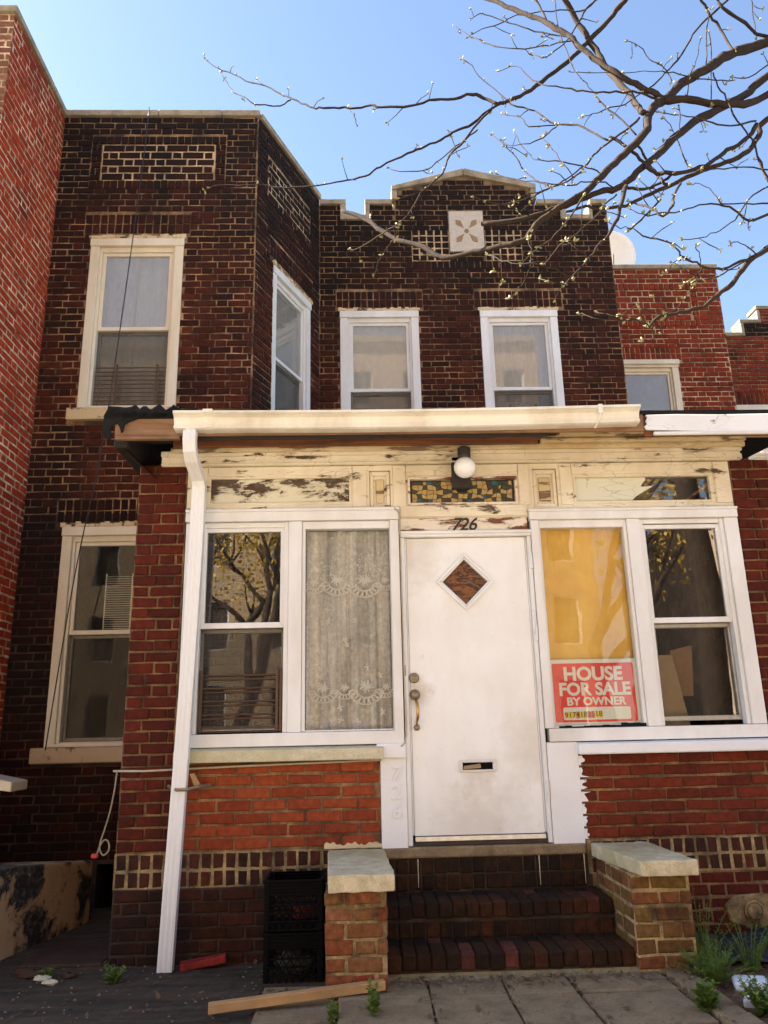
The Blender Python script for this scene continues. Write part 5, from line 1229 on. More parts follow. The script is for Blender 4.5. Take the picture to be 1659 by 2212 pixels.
# ================================================================== TREE OVER THE YARD
BR=[[(2.4,-1.77,4.5,23),(2.15,-1.87,4.33,22),(1.98,-1.94,4.18,21),(1.85,-2,4.05,20),(1.71,-2.05,3.93,19),(1.59,-2.11,3.78,18),(1.51,-2.16,3.69,18),(1.45,-2.19,3.6,17),(1.4,-2.26,3.46,16),(1.34,-2.3,3.36,15),(1.24,-2.35,3.24,15),(1.15,-2.4,3.13,14),(1.07,-2.43,3.03,13),(0.96,-2.46,2.92,13),(0.88,-2.46,2.87,12),(0.83,-2.45,2.84,12),(0.78,-2.44,2.8,12),(0.74,-2.42,2.75,11),(0.68,-2.39,2.74,11),(0.6,-2.33,2.76,10),(0.53,-2.27,2.78,10),(0.4,-2.17,2.82,10),(0.32,-2.11,2.92,10),(0.21,-2.02,3.02,9),(0.11,-1.94,3.15,9),(0.02,-1.86,3.27,9),(-0.07,-1.8,3.35,8)],
[(2.29,-1.88,4.15,18),(2.12,-1.96,3.97,17),(1.95,-2.04,3.81,17),(1.74,-2.13,3.64,16),(1.59,-2.21,3.48,15),(1.45,-2.28,3.32,14),(1.32,-2.35,3.17,13),(1.22,-2.39,3.06,12),(1.15,-2.4,3.01,12),(1.08,-2.41,2.99,11),(1,-2.41,2.95,11),(0.93,-2.41,2.92,11),(0.88,-2.41,2.91,10),(0.8,-2.41,2.87,10),(0.69,-2.37,2.87,9),(0.57,-2.31,2.9,9)],
[(1.17,-2.5,2.95,9),(1.12,-2.57,2.83,8),(1.07,-2.64,2.71,7),(1.02,-2.67,2.61,6),(0.97,-2.67,2.55,5),(0.93,-2.64,2.51,4),(0.9,-2.58,2.49,3),(0.87,-2.49,2.48,3)],
[(2.23,-1.94,3.97,16),(2.07,-2.03,3.83,16),(1.94,-2.08,3.77,15),(1.82,-2.1,3.76,15),(1.71,-2.11,3.77,15),(1.59,-2.14,3.74,15),(1.56,-2.14,3.74,15)],
[(1.21,-1.83,4.82,12),(1.24,-1.77,4.8,13),(1.3,-1.74,4.7,13),(1.35,-1.75,4.56,13),(1.39,-1.77,4.44,14),(1.41,-1.82,4.28,14),(1.43,-1.91,4.09,14),(1.45,-2,3.91,13),(1.44,-2.12,3.71,13),(1.42,-2.21,3.6,13)],
[(1.61,-1.9,4.73,12),(1.57,-1.84,4.72,12),(1.53,-1.79,4.7,12),(1.46,-1.76,4.63,11),(1.37,-1.75,4.53,11),(1.3,-1.75,4.45,11),(1.17,-1.78,4.3,10),(1.05,-1.81,4.17,10),(0.94,-1.86,4.05,9),(0.83,-1.9,3.96,9),(0.77,-1.94,3.9,8)],
[(0.77,-1.94,3.9,8),(0.7,-1.88,4,8),(0.65,-1.87,4.03,8),(0.55,-1.84,4.03,7),(0.45,-1.81,4.05,7),(0.34,-1.77,4.05,7),(0.16,-1.68,4.12,7),(0.1,-1.64,4.17,6),(0.01,-1.61,4.18,6),(-0.08,-1.56,4.23,6),(-0.18,-1.52,4.26,6),(-0.24,-1.48,4.3,5),(-0.32,-1.42,4.39,5),(-0.4,-1.36,4.49,5),(-0.46,-1.3,4.57,5),(-0.57,-1.22,4.71,4),(-0.7,-1.14,4.82,4),(-0.82,-1.06,4.97,4),(-0.91,-1.01,5.05,3),(-1.01,-0.94,5.19,3),(-1.04,-0.9,5.28,3)],
[(-0.4,-1.23,4.59,5),(-0.46,-1.28,4.5,4),(-0.52,-1.3,4.48,4),(-0.62,-1.28,4.51,4),(-0.69,-1.24,4.6,3),(-0.77,-1.17,4.7,3),(-0.84,-1.07,4.88,3),(-0.9,-0.97,5.06,3)],
[(-0.03,-1.44,4.33,2),(-0,-1.69,4.05,2),(0.02,-1.55,4.11,2)],
[(0.77,-1.94,3.9,7),(0.68,-1.94,3.83,7),(0.6,-1.95,3.75,7),(0.52,-1.93,3.73,6),(0.48,-1.92,3.7,6),(0.4,-1.9,3.68,6),(0.33,-1.88,3.66,6),(0.25,-1.87,3.63,5),(0.14,-1.83,3.6,5),(0.08,-1.82,3.56,5),(0,-1.77,3.57,5),(-0.1,-1.73,3.58,4),(-0.2,-1.68,3.6,4),(-0.3,-1.63,3.63,4),(-0.42,-1.57,3.67,4),(-0.51,-1.53,3.72,3),(-0.63,-1.49,3.75,3),(-0.73,-1.45,3.78,3),(-0.82,-1.44,3.78,3),(-0.87,-1.44,3.75,2)],
[(0.73,-1.93,3.87,6),(0.64,-2.01,3.72,6),(0.55,-2.08,3.54,5),(0.48,-2.14,3.43,5),(0.45,-2.18,3.35,4),(0.41,-2.24,3.22,4),(0.35,-2.25,3.15,4),(0.3,-2.24,3.1,4),(0.26,-2.23,3.03,3),(0.22,-2.2,3,3),(0.16,-2.13,3,3),(0.09,-2.04,3.01,3),(0,-1.93,3.03,2),(-0.03,-1.86,3.08,2)],
[(0.64,-1.98,3.7,4),(0.57,-2,3.62,4),(0.5,-2,3.56,3),(0.43,-2.01,3.49,3),(0.39,-2,3.46,3),(0.32,-1.96,3.46,3),(0.21,-1.88,3.53,2),(0.18,-1.84,3.58,2)],
[(0.22,-2.02,3.11,2),(0.2,-1.97,3.07,2),(0.15,-1.92,3.03,2),(0.11,-1.9,2.96,2),(0.09,-1.92,2.88,1)],
[(0.76,-1.6,5.03,11),(0.82,-1.67,4.91,11),(0.9,-1.74,4.78,11),(0.99,-1.81,4.64,11),(1.07,-1.88,4.53,12),(1.12,-1.93,4.42,12),(1.18,-1.97,4.32,12),(1.21,-2,4.23,12),(1.25,-2.03,4.14,12),(1.31,-2.08,4.01,12),(1.37,-2.11,3.92,13),(1.44,-2.12,3.86,13),(1.51,-2.13,3.8,13),(1.56,-2.13,3.76,13)],
[(0.69,-1.62,4.68,2),(0.75,-1.61,4.74,2),(0.84,-1.63,4.75,3),(0.91,-1.63,4.79,3),(0.98,-1.65,4.81,3),(1.08,-1.69,4.79,3),(1.21,-1.76,4.73,4),(1.32,-1.81,4.67,4),(1.38,-1.84,4.7,4),(1.41,-1.88,4.73,4)],
[(0.72,-1.6,4.84,2),(0.78,-1.6,4.88,3),(0.86,-1.64,4.8,3),(0.96,-1.7,4.69,3),(1.05,-1.76,4.58,4),(1.15,-1.83,4.48,4),(1.22,-1.88,4.41,5)],
[(0.62,-1.54,4.85,2),(0.65,-1.67,4.67,2),(0.71,-1.8,4.47,3),(0.78,-1.92,4.3,3),(0.88,-2,4.2,3),(0.97,-2.02,4.19,3),(1.05,-2,4.23,3),(1.13,-1.95,4.3,3),(1.23,-1.89,4.37,4)],
[(1.07,-1.77,4.84,6),(1.08,-1.75,4.82,6),(1.1,-1.77,4.72,6),(1.11,-1.81,4.6,6)],
[(1,-1.84,4.33,2),(1.03,-1.93,4.22,3),(1.09,-1.97,4.22,3),(1.16,-1.98,4.28,3),(1.21,-1.96,4.37,4),(1.29,-1.92,4.54,5),(1.38,-1.87,4.68,5)],
[(1.17,-1.81,4.75,3),(1.16,-1.84,4.58,3),(1.16,-1.89,4.4,3),(1.17,-1.95,4.21,3),(1.17,-2.01,4.05,3),(1.2,-2.08,3.9,3),(1.22,-2.12,3.8,3),(1.24,-2.18,3.67,4),(1.28,-2.21,3.59,4),(1.33,-2.3,3.39,4)],
[(0.81,-1.8,4.25,2),(0.9,-1.87,4.22,2),(0.93,-1.94,4.09,3),(0.96,-2.02,3.97,3),(1,-2.08,3.88,3),(1.1,-2.13,3.82,4),(1.18,-2.17,3.76,4),(1.28,-2.18,3.75,5),(1.38,-2.16,3.77,5),(1.45,-2.15,3.77,5),(1.53,-2.13,3.76,6)],
[(0.64,-1.65,4.49,2),(0.69,-1.68,4.41,3),(0.72,-1.71,4.31,3),(0.79,-1.79,4.14,3),(0.85,-1.89,3.95,4),(0.93,-1.95,3.86,4),(0.97,-2.03,3.74,4),(1.02,-2.1,3.63,4),(1.1,-2.16,3.57,5),(1.14,-2.22,3.48,5),(1.19,-2.31,3.35,5)],
[(0.77,-1.98,3.8,2),(0.84,-2.08,3.69,2),(0.87,-2.13,3.59,3),(0.99,-2.17,3.56,3)],
[(0.7,-2.05,3.61,2),(0.72,-2.22,3.41,2),(0.78,-2.33,3.31,2),(0.86,-2.33,3.34,3),(0.92,-2.28,3.42,3),(1,-2.17,3.56,3)],
[(1.39,-2.22,3.56,6),(1.29,-2.27,3.44,5),(1.21,-2.3,3.36,5),(1.12,-2.33,3.27,4),(1.06,-2.36,3.18,4),(0.97,-2.39,3.09,3),(0.91,-2.4,3.04,3),(0.82,-2.38,3.01,3),(0.77,-2.4,2.93,2),(0.72,-2.39,2.9,2)],
[(0.74,-2.11,3.52,2),(0.76,-2.07,3.52,2),(0.8,-2.1,3.43,3),(0.82,-2.17,3.29,3),(0.84,-2.28,3.16,3),(0.87,-2.4,3.02,3)],
[(0.8,-2.11,3.57,2),(0.8,-2.19,3.45,2),(0.82,-2.3,3.28,2),(0.82,-2.35,3.21,2),(0.9,-2.41,3.15,3),(0.98,-2.43,3.12,3),(1.03,-2.44,3.1,3),(1.09,-2.43,3.07,3)],
[(0.91,-2.2,3.46,2),(0.91,-2.36,3.26,2),(0.91,-2.46,3.11,2),(0.94,-2.48,3.04,2),(0.96,-2.43,3.01,2)],
[(0.65,-2.21,3.25,2),(0.72,-2.3,3.15,2),(0.8,-2.38,3.07,2),(0.87,-2.44,3.01,3),(0.94,-2.48,2.97,3),(1,-2.49,2.98,3),(1.08,-2.5,2.97,3),(1.12,-2.49,2.95,4)],
[(0.56,-2.22,3.11,2),(0.63,-2.19,3.11,2),(0.7,-2.18,3.1,3),(0.8,-2.19,3.12,3),(0.86,-2.2,3.14,3),(0.92,-2.26,3.13,3),(0.97,-2.33,3.11,4),(1.03,-2.4,3.12,4)],
[(2.13,-2.06,3.7,12),(2.07,-2.07,3.61,11),(2,-2.1,3.5,11),(1.89,-2.15,3.39,10),(1.77,-2.18,3.32,9),(1.62,-2.22,3.24,9),(1.48,-2.28,3.13,8),(1.36,-2.31,3.06,8),(1.26,-2.36,2.98,7),(1.17,-2.4,2.92,7),(1.06,-2.43,2.89,6),(1,-2.46,2.88,6),(0.9,-2.49,2.83,5)],
[(2.04,-2.1,3.63,10),(1.98,-2.14,3.54,9),(1.87,-2.2,3.42,9),(1.79,-2.23,3.36,9),(1.7,-2.28,3.27,8),(1.6,-2.32,3.19,8),(1.49,-2.36,3.13,8),(1.41,-2.38,3.11,8),(1.35,-2.39,3.11,8),(1.32,-2.37,3.17,7),(1.3,-2.34,3.24,7),(1.26,-2.32,3.32,7),(1.2,-2.3,3.38,7)],
[(1.32,-2.33,3.32,6),(1.36,-2.28,3.3,6),(1.4,-2.26,3.25,6),(1.41,-2.3,3.16,6),(1.39,-2.39,3.05,6),(1.37,-2.49,2.96,6)],
[(1.18,-2.5,2.94,7),(1.29,-2.4,3.01,7),(1.37,-2.34,3.08,6),(1.42,-2.36,3.1,6),(1.43,-2.44,3.07,5)],
[(1.83,-2.4,2.88,6),(1.72,-2.46,2.81,6),(1.67,-2.5,2.78,5),(1.62,-2.51,2.82,4),(1.54,-2.54,2.83,4),(1.44,-2.57,2.8,3),(1.35,-2.59,2.76,3),(1.26,-2.6,2.74,3),(1.19,-2.59,2.74,2),(1.15,-2.56,2.79,2)],
[(1.42,-2.48,2.98,6),(1.32,-2.61,2.82,5),(1.27,-2.7,2.7,5),(1.2,-2.75,2.62,4),(1.18,-2.71,2.68,4),(1.17,-2.64,2.75,4),(1.16,-2.54,2.84,3)],
[(1.95,-2.19,3.45,5),(1.98,-2.16,3.46,4),(1.96,-2.2,3.31,4),(1.95,-2.26,3.16,4),(1.94,-2.32,3.07,4)],
[(1.55,-2.42,3.09,3),(1.59,-2.39,3.12,3),(1.7,-2.34,3.17,3),(1.81,-2.31,3.2,3),(1.95,-2.27,3.22,4)],
[(1.47,-2.47,2.98,2),(1.5,-2.49,2.97,2),(1.54,-2.52,2.9,2),(1.56,-2.53,2.84,3),(1.7,-2.46,2.89,3),(1.86,-2.37,2.96,4)],
[(1.35,-2.58,2.63,2),(1.43,-2.61,2.62,2),(1.48,-2.63,2.64,2),(1.56,-2.61,2.7,3),(1.64,-2.55,2.81,3),(1.76,-2.44,2.95,3),(1.9,-2.33,3.08,4)],
[(1.05,-2.57,2.72,2),(1.09,-2.59,2.68,2),(1.13,-2.61,2.66,2),(1.17,-2.62,2.62,3),(1.24,-2.63,2.59,3),(1.28,-2.63,2.57,3),(1.31,-2.62,2.53,4),(1.36,-2.61,2.51,4),(1.42,-2.58,2.5,4),(1.49,-2.55,2.51,5),(1.58,-2.52,2.55,5),(1.69,-2.47,2.62,6),(1.77,-2.44,2.67,6)],
[(1.84,-2.41,2.73,10),(1.79,-2.43,2.69,10),(1.7,-2.47,2.62,9),(1.63,-2.48,2.55,9),(1.57,-2.49,2.48,8),(1.51,-2.48,2.43,8),(1.44,-2.48,2.38,7),(1.34,-2.48,2.35,7),(1.28,-2.48,2.34,6),(1.24,-2.47,2.33,6),(1.22,-2.44,2.31,5)],
[(1.22,-2.44,2.31,3),(1.14,-2.53,2.29,3),(1.08,-2.57,2.28,2),(1.01,-2.54,2.31,2),(1,-2.46,2.37,2)],
[(1.17,-2.46,2.33,3),(1.07,-2.52,2.3,3),(0.99,-2.54,2.29,2),(0.94,-2.5,2.33,2),(0.93,-2.43,2.38,2)],
[(1.22,-2.44,2.31,3),(1.24,-2.43,2.29,2),(1.24,-2.41,2.27,2),(1.21,-2.38,2.28,2)],
[(1.4,-2.57,2.6,2),(1.46,-2.48,2.62,2),(1.48,-2.42,2.6,2),(1.47,-2.37,2.55,2),(1.42,-2.37,2.48,2),(1.36,-2.4,2.41,2),(1.28,-2.47,2.35,3)],
[(1.34,-2.54,2.44,2),(1.41,-2.51,2.48,2),(1.52,-2.48,2.52,3),(1.6,-2.47,2.57,3),(1.68,-2.47,2.61,3)],
[(1.25,-2.58,2.47,2),(1.25,-2.66,2.46,2),(1.29,-2.66,2.48,2),(1.36,-2.57,2.54,2)],
[(1.58,-2.51,2.65,2),(1.56,-2.58,2.62,2),(1.6,-2.58,2.6,2),(1.66,-2.53,2.61,3),(1.72,-2.46,2.64,3)],
[(1.13,-2.59,2.67,3),(1.18,-2.59,2.72,4),(1.23,-2.58,2.77,4),(1.3,-2.53,2.86,4)],
[(0.58,-2.34,2.72,2),(0.62,-2.45,2.62,2),(0.66,-2.54,2.55,2),(0.73,-2.59,2.51,3),(0.81,-2.57,2.5,3),(0.89,-2.51,2.49,3)],
[(0.78,-2.45,2.53,2),(0.79,-2.6,2.42,2),(0.87,-2.49,2.48,3)],
[(0.74,-2.45,2.72,3),(0.75,-2.45,2.65,3),(0.74,-2.43,2.59,2),(0.7,-2.37,2.53,2),(0.67,-2.33,2.51,1)],
[(0.79,-2.48,2.58,2),(0.82,-2.63,2.57,2),(0.86,-2.72,2.56,2),(0.93,-2.72,2.62,3),(1.01,-2.65,2.74,3),(1.12,-2.51,2.9,4)],
[(0.71,-2.43,2.62,2),(0.77,-2.48,2.66,2),(0.82,-2.51,2.68,3),(0.88,-2.52,2.74,3),(0.93,-2.51,2.82,4),(0.99,-2.49,2.91,4)],
[(2.41,-1.76,4.55,8),(2.24,-1.84,4.56,8),(2.1,-1.89,4.61,8),(2.08,-1.88,4.68,7),(2.08,-1.85,4.77,7)],
[(1.98,-1.87,4.75,7),(2.03,-1.81,4.75,7),(2.08,-1.78,4.68,7),(2.13,-1.76,4.62,7),(2.15,-1.78,4.51,7),(2.14,-1.84,4.37,7),(2.12,-1.89,4.29,7)],
[(2.18,-1.82,4.75,6),(2.1,-1.81,4.68,6),(2,-1.82,4.57,6),(1.91,-1.84,4.44,5),(1.8,-1.88,4.26,5),(1.7,-1.92,4.13,4),(1.6,-1.98,3.99,4),(1.49,-2.03,3.88,3),(1.39,-2.07,3.78,3),(1.29,-2.11,3.72,3),(1.19,-2.15,3.64,2),(1.12,-2.18,3.6,2)],
[(2.03,-1.86,4.62,3),(2.02,-1.82,4.47,3),(1.95,-1.89,4.23,3),(1.88,-1.99,4.08,3)],
[(2,-1.88,4.45,3),(2,-1.86,4.27,3),(1.81,-2.12,3.72,3)],
[(1.94,-1.9,4.39,2),(1.83,-2.01,4.11,2),(1.76,-2.07,3.98,3),(1.7,-2.11,3.79,3)],
[(1.51,-1.94,4.32,2),(1.58,-1.91,4.32,2),(1.62,-1.92,4.22,3),(1.67,-1.96,4.14,3),(1.66,-2.06,3.93,3)],
[(2.4,-1.81,4.33,5),(2.28,-1.91,4.19,4),(2.12,-1.98,4.04,3),(2.05,-1.96,4.06,2)],
[(2.35,-1.77,4.81,3),(2.36,-1.74,4.71,3),(2.32,-1.8,4.48,3)],
[(1.93,-1.98,4.07,4),(1.9,-2.06,3.9,4),(1.89,-2.13,3.75,4),(1.88,-2.21,3.55,4),(1.9,-2.26,3.42,4),(1.9,-2.29,3.31,4),(1.9,-2.32,3.18,4),(1.94,-2.3,3.12,4)],
[(1.16,-1.98,4.07,2),(1.29,-2.02,4.03,2),(1.42,-2.05,4,2),(1.57,-2.06,4,2),(1.68,-2.05,4,3),(1.78,-2.05,3.97,3),(1.91,-2.02,3.98,3),(2.03,-1.98,4.02,3)],
[(1.63,-2.15,3.7,4),(1.5,-2.39,3.38,3),(1.46,-2.44,3.28,2),(1.45,-2.31,3.35,2)],
[(1.51,-2.19,3.62,2),(1.58,-2.26,3.54,3),(1.65,-2.29,3.49,3),(1.73,-2.3,3.45,4),(1.87,-2.22,3.52,4),(2.04,-2.1,3.65,5)],
[(1.51,-2.21,3.58,2),(1.61,-2.07,3.65,2),(1.6,-2.15,3.47,3),(1.5,-2.41,3.12,3)]]
tree = thing('yard_tree', (3.3, -2.0, -.6), 'budding bare tree whose dark branches reach in from the upper right', 'tree')
MB().tube([(3.35, -2.0, -.65), (3.33, -2.0, .6), (3.36, -1.98, 1.8), (3.25, -1.95, 3.0), (3.3, -1.95, 3.9), (3.2, -1.9, 4.8), (3.25, -1.8, 6.2)], [.17, .13, .12, .11, .09, .07, .03], 12).build('trunk', M['bark'], tree, True)
buds = MB(); r3 = random.Random(21)
def bud(p, d, s):
    for k in range(r3.choice((2, 3, 3, 4))):
        a = (d*.8+Vector((r3.uniform(-1, 1), r3.uniform(-1, 1), r3.uniform(-.2, 1.1)))).normalized(); l = s*r3.uniform(.7, 1.3)
        b = a.orthogonal().normalized(); c = a.cross(b); m_ = p+a*l*.5; w_ = l*.26
        k0 = len(buds.v); buds.v += [tuple(p), tuple(m_+b*w_), tuple(m_-b*w_*.5+c*w_*.87), tuple(m_-b*w_*.5-c*w_*.87), tuple(p+a*l)]
        for f in ((0, 1, 2), (0, 2, 3), (0, 3, 1), (4, 2, 1), (4, 3, 2), (4, 1, 3)): buds.f.append(tuple(k0+i for i in f))
def smooth(pts):
    out = []
    for i in range(len(pts)-1):
        p0, p1, p2, p3 = [Vector(pts[max(0, min(len(pts)-1, k))]) for k in (i-1, i, i+1, i+2)]
        for s in (0, .34, .67):
            out.append(.5*((2*p1)+(p2-p0)*s+(2*p0-5*p1+4*p2-p3)*s*s+(3*p1-p0-3*p2+p3)*s**3))
    out.append(Vector(pts[-1])); return out
for bi, br in enumerate(BR):
    pts = [(a, b, c) for a, b, c, r_ in br]; rad = [r_/1000*(1.2 if r_ > 7 else 1.05) for a, b, c, r_ in br]
    P0 = pix(pts[0])
    if P0[0] > 764 and rad[0] > .004:                    # carries on, out of view, to the trunk
        dx = max(.05, pts[0][0]-pts[1][0]); sl_ = max(-.8, min(.8, (pts[0][2]-pts[1][2])/dx)); X_ = 3.27-pts[0][0]
        pts = [(3.27, -1.93, pts[0][2]+sl_*X_*.6), (pts[0][0]+X_*.5, (pts[0][1]-1.93)/2, pts[0][2]+sl_*X_*.42)]+pts; rad = [rad[0]*1.25, rad[0]*1.12]+rad
    sp = smooth(pts); sr = []
    for i in range(len(rad)-1): sr += [rad[i]+(rad[i+1]-rad[i])*s for s in (0, .34, .67)]
    sr.append(rad[-1]); mx = max(rad)
    for i in range(1, len(sp)-1):                       # knobbly growth
        sp[i] = sp[i]+Vector((r3.gauss(0, 1), r3.gauss(0, 1), r3.gauss(0, 1)))*min(.006, .0022+.15*sr[i]*.3)
        sr[i] *= r3.uniform(.92, 1.12)
    MB().tube(sp, [max(.0016, x) for x in sr], 8 if mx > .012 else 5).build('branch' if mx > .008 else 'twig', M['bark'], tree, True)
    for i in range(1, len(sp)):
        t_ = (sp[i]-sp[i-1]); d_ = t_.normalized()
        if sr[i] < .0062:
            if r3.random() < .2: bud(sp[i], (Vector((r3.uniform(-1, 1), r3.uniform(-1, 1), r3.uniform(-1, 1)))).normalized(), .014 if sr[i] > .003 else .019)
        if sr[i] < .012 and r3.random() < .09:          # short spur with its own bud
            e = (d_*.4+Vector((r3.uniform(-1, 1), r3.uniform(-.6, .6), r3.uniform(-1, 1)))).normalized(); l = r3.uniform(.03, .13)
            q = sp[i]+e*l; mid = sp[i]+e*l*.5+Vector((0, 0, r3.uniform(-.01, .015)))
            MB().tube([sp[i], mid, q], [min(sr[i]*.6, .003), .0022, .0016], 4).build('twig', M['bark'], tree, True)
            bud(q, e, .019)
    for e_, s_ in ((0, 1), (-1, 1)):
        if rad[e_] < .004: bud(sp[e_], (sp[e_]-sp[1 if e_ == 0 else -2])  .normalized(), .022)
o = buds.build('buds', M['bud'], tree); o['kind'] = 'stuff'

# ================================================================== SMALL THINGS IN THE YARD
def crate(z, label, name='milk_crate'):
    t = thing(name, (-.40, -.32, z), label, 'crate', 'stacked black milk crates')
    x0, x1, y0, y1, h = -.568, -.236, -.485, -.185, .268
    P = M['plastic_black']; c = MB()
    for x in (x0, x1-.03):
        for y in (y0, y1-.03): c.box(x, x+.03, y, y+.03, z, z+h)
    c.box(x0, x1, y0, y1, z, z+.012); c.build('frame', P, t, bevel=.004)
    for fr_, a, b in ((Fr(0, y0), x0, x1), (Fr(0, y1, -1, 0), -x1, -x0), (Fr(x0, 0, 0, -1), -y1, -y0), (Fr(x1, 0, 0, 1), y0, y1)):
        s = MB()
        for k in range(5): s.fb(fr_, a, b, z+h-.012-k*.017, z+h-.003-k*.017, -.012, .005 if k == 0 else .001)
        for k in range(4): s.fb(fr_, a+.003, b-.003, z+.006+k*.042, z+.013+k*.042, -.010, .002)
        s.fb(fr_, a+.01, b-.01, z+h-.085, z+h-.004, -.012, -.006)
        w_ = b-a; n = 8
        for k in range(-3, n+1):
            for sgn in (1, -1):
                ua, ub = a+w_*k/n, a+w_*(k+2.2)/n
                if sgn < 0: ua, ub = ub, ua
                za, zb = z+.015, z+h-.088
                q = []
                for u, zz in ((ua, za), (ub, zb)): q.append([u, zz])
                for e in (0, 1):                       # clip to the panel
                    u, zz = q[e]
                    for lim in (a+.02, b-.02):
                        if (lim == a+.02 and u < lim) or (lim == b-.02 and u > lim):
                            tt = (lim-ua)/(ub-ua); q[e] = [lim, za+(zb-za)*tt]
                if abs(q[0][0]-q[1][0]) < .02: continue
                s.tube([fr_.p(q[0][0], q[0][1], -.006), fr_.p(q[1][0], q[1][1], -.006)], .0038, 4)
        s.build('lattice_side', P, t)
    return t
crate(-.634, 'lower black milk crate standing on the ground beside the left stair pier'); crate(-.362, 'upper black milk crate, open and empty, stacked against the left stair pier')
# crumpled bag and brick inside the crates
mb = MB(); r4 = random.Random(2); n = 10
for j in range(7):
    for i in range(n):
        a = 2*math.pi*i/n; e = -1.2+2.4*j/6; rr = math.cos(e)*r4.uniform(.7, 1.1)
        mb.v.append((-.39+.12*rr*math.cos(a), -.35+.1*rr*math.sin(a), -.54+.075*math.sin(e)*r4.uniform(.8, 1.1)))
for j in range(6):
    for i in range(n): mb.f.append((j*n+i, j*n+(i+1) % n, (j+1)*n+(i+1) % n, (j+1)*n+i))
tag(mb.build('crumpled_bag', m_plain('bag', (.05, .05, .04), .7), None), 'crumpled dull bag showing through the lower milk crate', 'bag')
def loosebrick(c, rz, L, W_, H, mat, label, tilt=0.0):
    v, f = brick_verts(L, H, .006, .004, W_)
    o = MB(); Mx = Matrix.Translation(c) @ Matrix.Rotation(rz, 4, 'Z') @ Matrix.Rotation(tilt, 4, 'Y')
    o.v = [tuple(Mx @ Vector(p)) for p in v]; o.f = f
    return tag(o.build('loose_brick', M[mat], None), label, 'brick')
loosebrick((-.37, -.26, -.30), .4, .11, .09, .06, 'brick_pier', 'half brick lying inside the upper open crate')
M['brick_scrap'] = m_brick('brick_scrap', [(.24, .03, .022), (.28, .035, .026)], soot=.3, mottle=.7)
loosebrick((-.975, -.05, -.60), .12, .27, .08, .042, 'brick_scrap', 'broken red brick scrap on the dark ground beside the downspout', -.12)
pl_ = MB(); a = Vector((-.765, -1.03, -.596)); b = Vector((.10, -.888, -.556)); n_ = Vector((-(b-a).y, (b-a).x, 0)).normalized()*.05
pts = []
for dz in (0, .043):
    pts += [tuple(a+Vector((0, 0, dz))), tuple(b+Vector((0, 0, dz))), tuple(b+n_+Vector((0, 0, dz))), tuple(a+n_+Vector((0, 0, dz)))]
tag(pl_.hexa(pts).build('timber_plank', M['wood_pale'], None, bevel=.003), 'bare pale timber plank lying across the ground in front of the left pier', 'plank')
# rubble by the walkway
for i, (x, y, s) in enumerate(((-1.95, -.16, .05), (-1.86, -.24, .035), (-2.02, -.10, .04), (-1.72, -.2, .03), (-1.79, -.32, .028))):
    mb = MB(); rr = random.Random(i)
    for j in range(5):
        for k in range(8):
            a_ = 2*math.pi*k/8; e = -1.3+2.6*j/4; q = s*rr.uniform(.75, 1.2)
            mb.v.append((x+q*1.7*math.cos(e)*math.cos(a_), y+q*math.cos(e)*math.sin(a_), -.62+q*.55*math.sin(e)))
    for j in range(4):
        for k in range(8): mb.f.append((j*8+k, j*8+(k+1) % 8, (j+1)*8+(k+1) % 8, (j+1)*8+k))
    lab = ('largest pale rubble lump at the end of the dark walkway', 'pale mortar chip in front of the rubble lumps at lower left', 'rubble lump against the walkway corner at lower left', 'small rubble chip right of the other rubble at lower left', 'smallest rubble chip, nearest the viewer, at lower left')[i]
    tag(mb.build('rubble', M['sill_stone' if i in (1, 4) else 'concrete_dark'], None), lab, 'rubble', 'rubble by the walkway')
# loose grit and dead leaves on the ground
mb, lb = MB(), MB(); r8 = random.Random(31)
def gz(x, y): return -.563 if -.15 < x < 1.58 else (-.597 if -.55 < x <= -.15 else (-.55 if 1.58 <= x < 1.74 else (-.622 if x < 0 else -.592)))
for i in range(1500):
    k = r8.random()
    if k < .22: x, y = r8.uniform(-2.3, -.56), r8.uniform(-1.6, 0)
    elif k < .62: x, y = r8.uniform(-.55, 1.74), -.67-abs(r8.gauss(0, .1))
    elif k < .72: x, y = r8.uniform(-.55, 1.74), r8.uniform(-1.5, -.7)
    elif k < .85: x, y = r8.choice((.322, .716, 1.072, 1.585, -.157))+r8.gauss(0, .014), r8.uniform(-1.5, -.66)
    else: x, y = r8.uniform(1.75, 2.9), r8.uniform(-1.5, -.3)
    if -.2 < x < .115 and y > -.84: continue
    if x > 1.46 and x < 1.8 and y > -.7: continue
    z = gz(x, y); s = r8.uniform(.003, .009)*(1.5 if r8.random() < .1 else 1)
    if r8.random() < .55:
        k0 = len(mb.v); mb.v += [(x-s, y-s*.6, z), (x+s, y-s*.5, z), (x+s*.2, y+s, z), (x+r8.uniform(-.3, .3)*s, y, z+s)]
        mb.f += [(k0, k0+1, k0+3), (k0+1, k0+2, k0+3), (k0+2, k0, k0+3)]
    else:
        a_ = r8.random()*6.28; l = s*2.4; u = Vector((math.cos(a_), math.sin(a_), r8.uniform(-.1, .5)))*l; v = Vector((-math.sin(a_), math.cos(a_), r8.uniform(-.2, .4)))*l*.45
        c = Vector((x, y, z+.004)); lb.poly([c-u, c+v, c+u, c-v])
o = mb.build('grit', m_plain('grit', (.16, .125, .085), .95, 0, .5, 60), None); tag(o, 'loose pale grit scattered over the yard and paving joints', 'grit', None, 'stuff')
o = lb.build('dead_leaves', m_leaf('dead_leaf', (.16, .085, .035), (.09, .05, .025), .1), None); tag(o, 'brown leaf scraps scattered over the yard and paving', 'leaves', None, 'stuff')
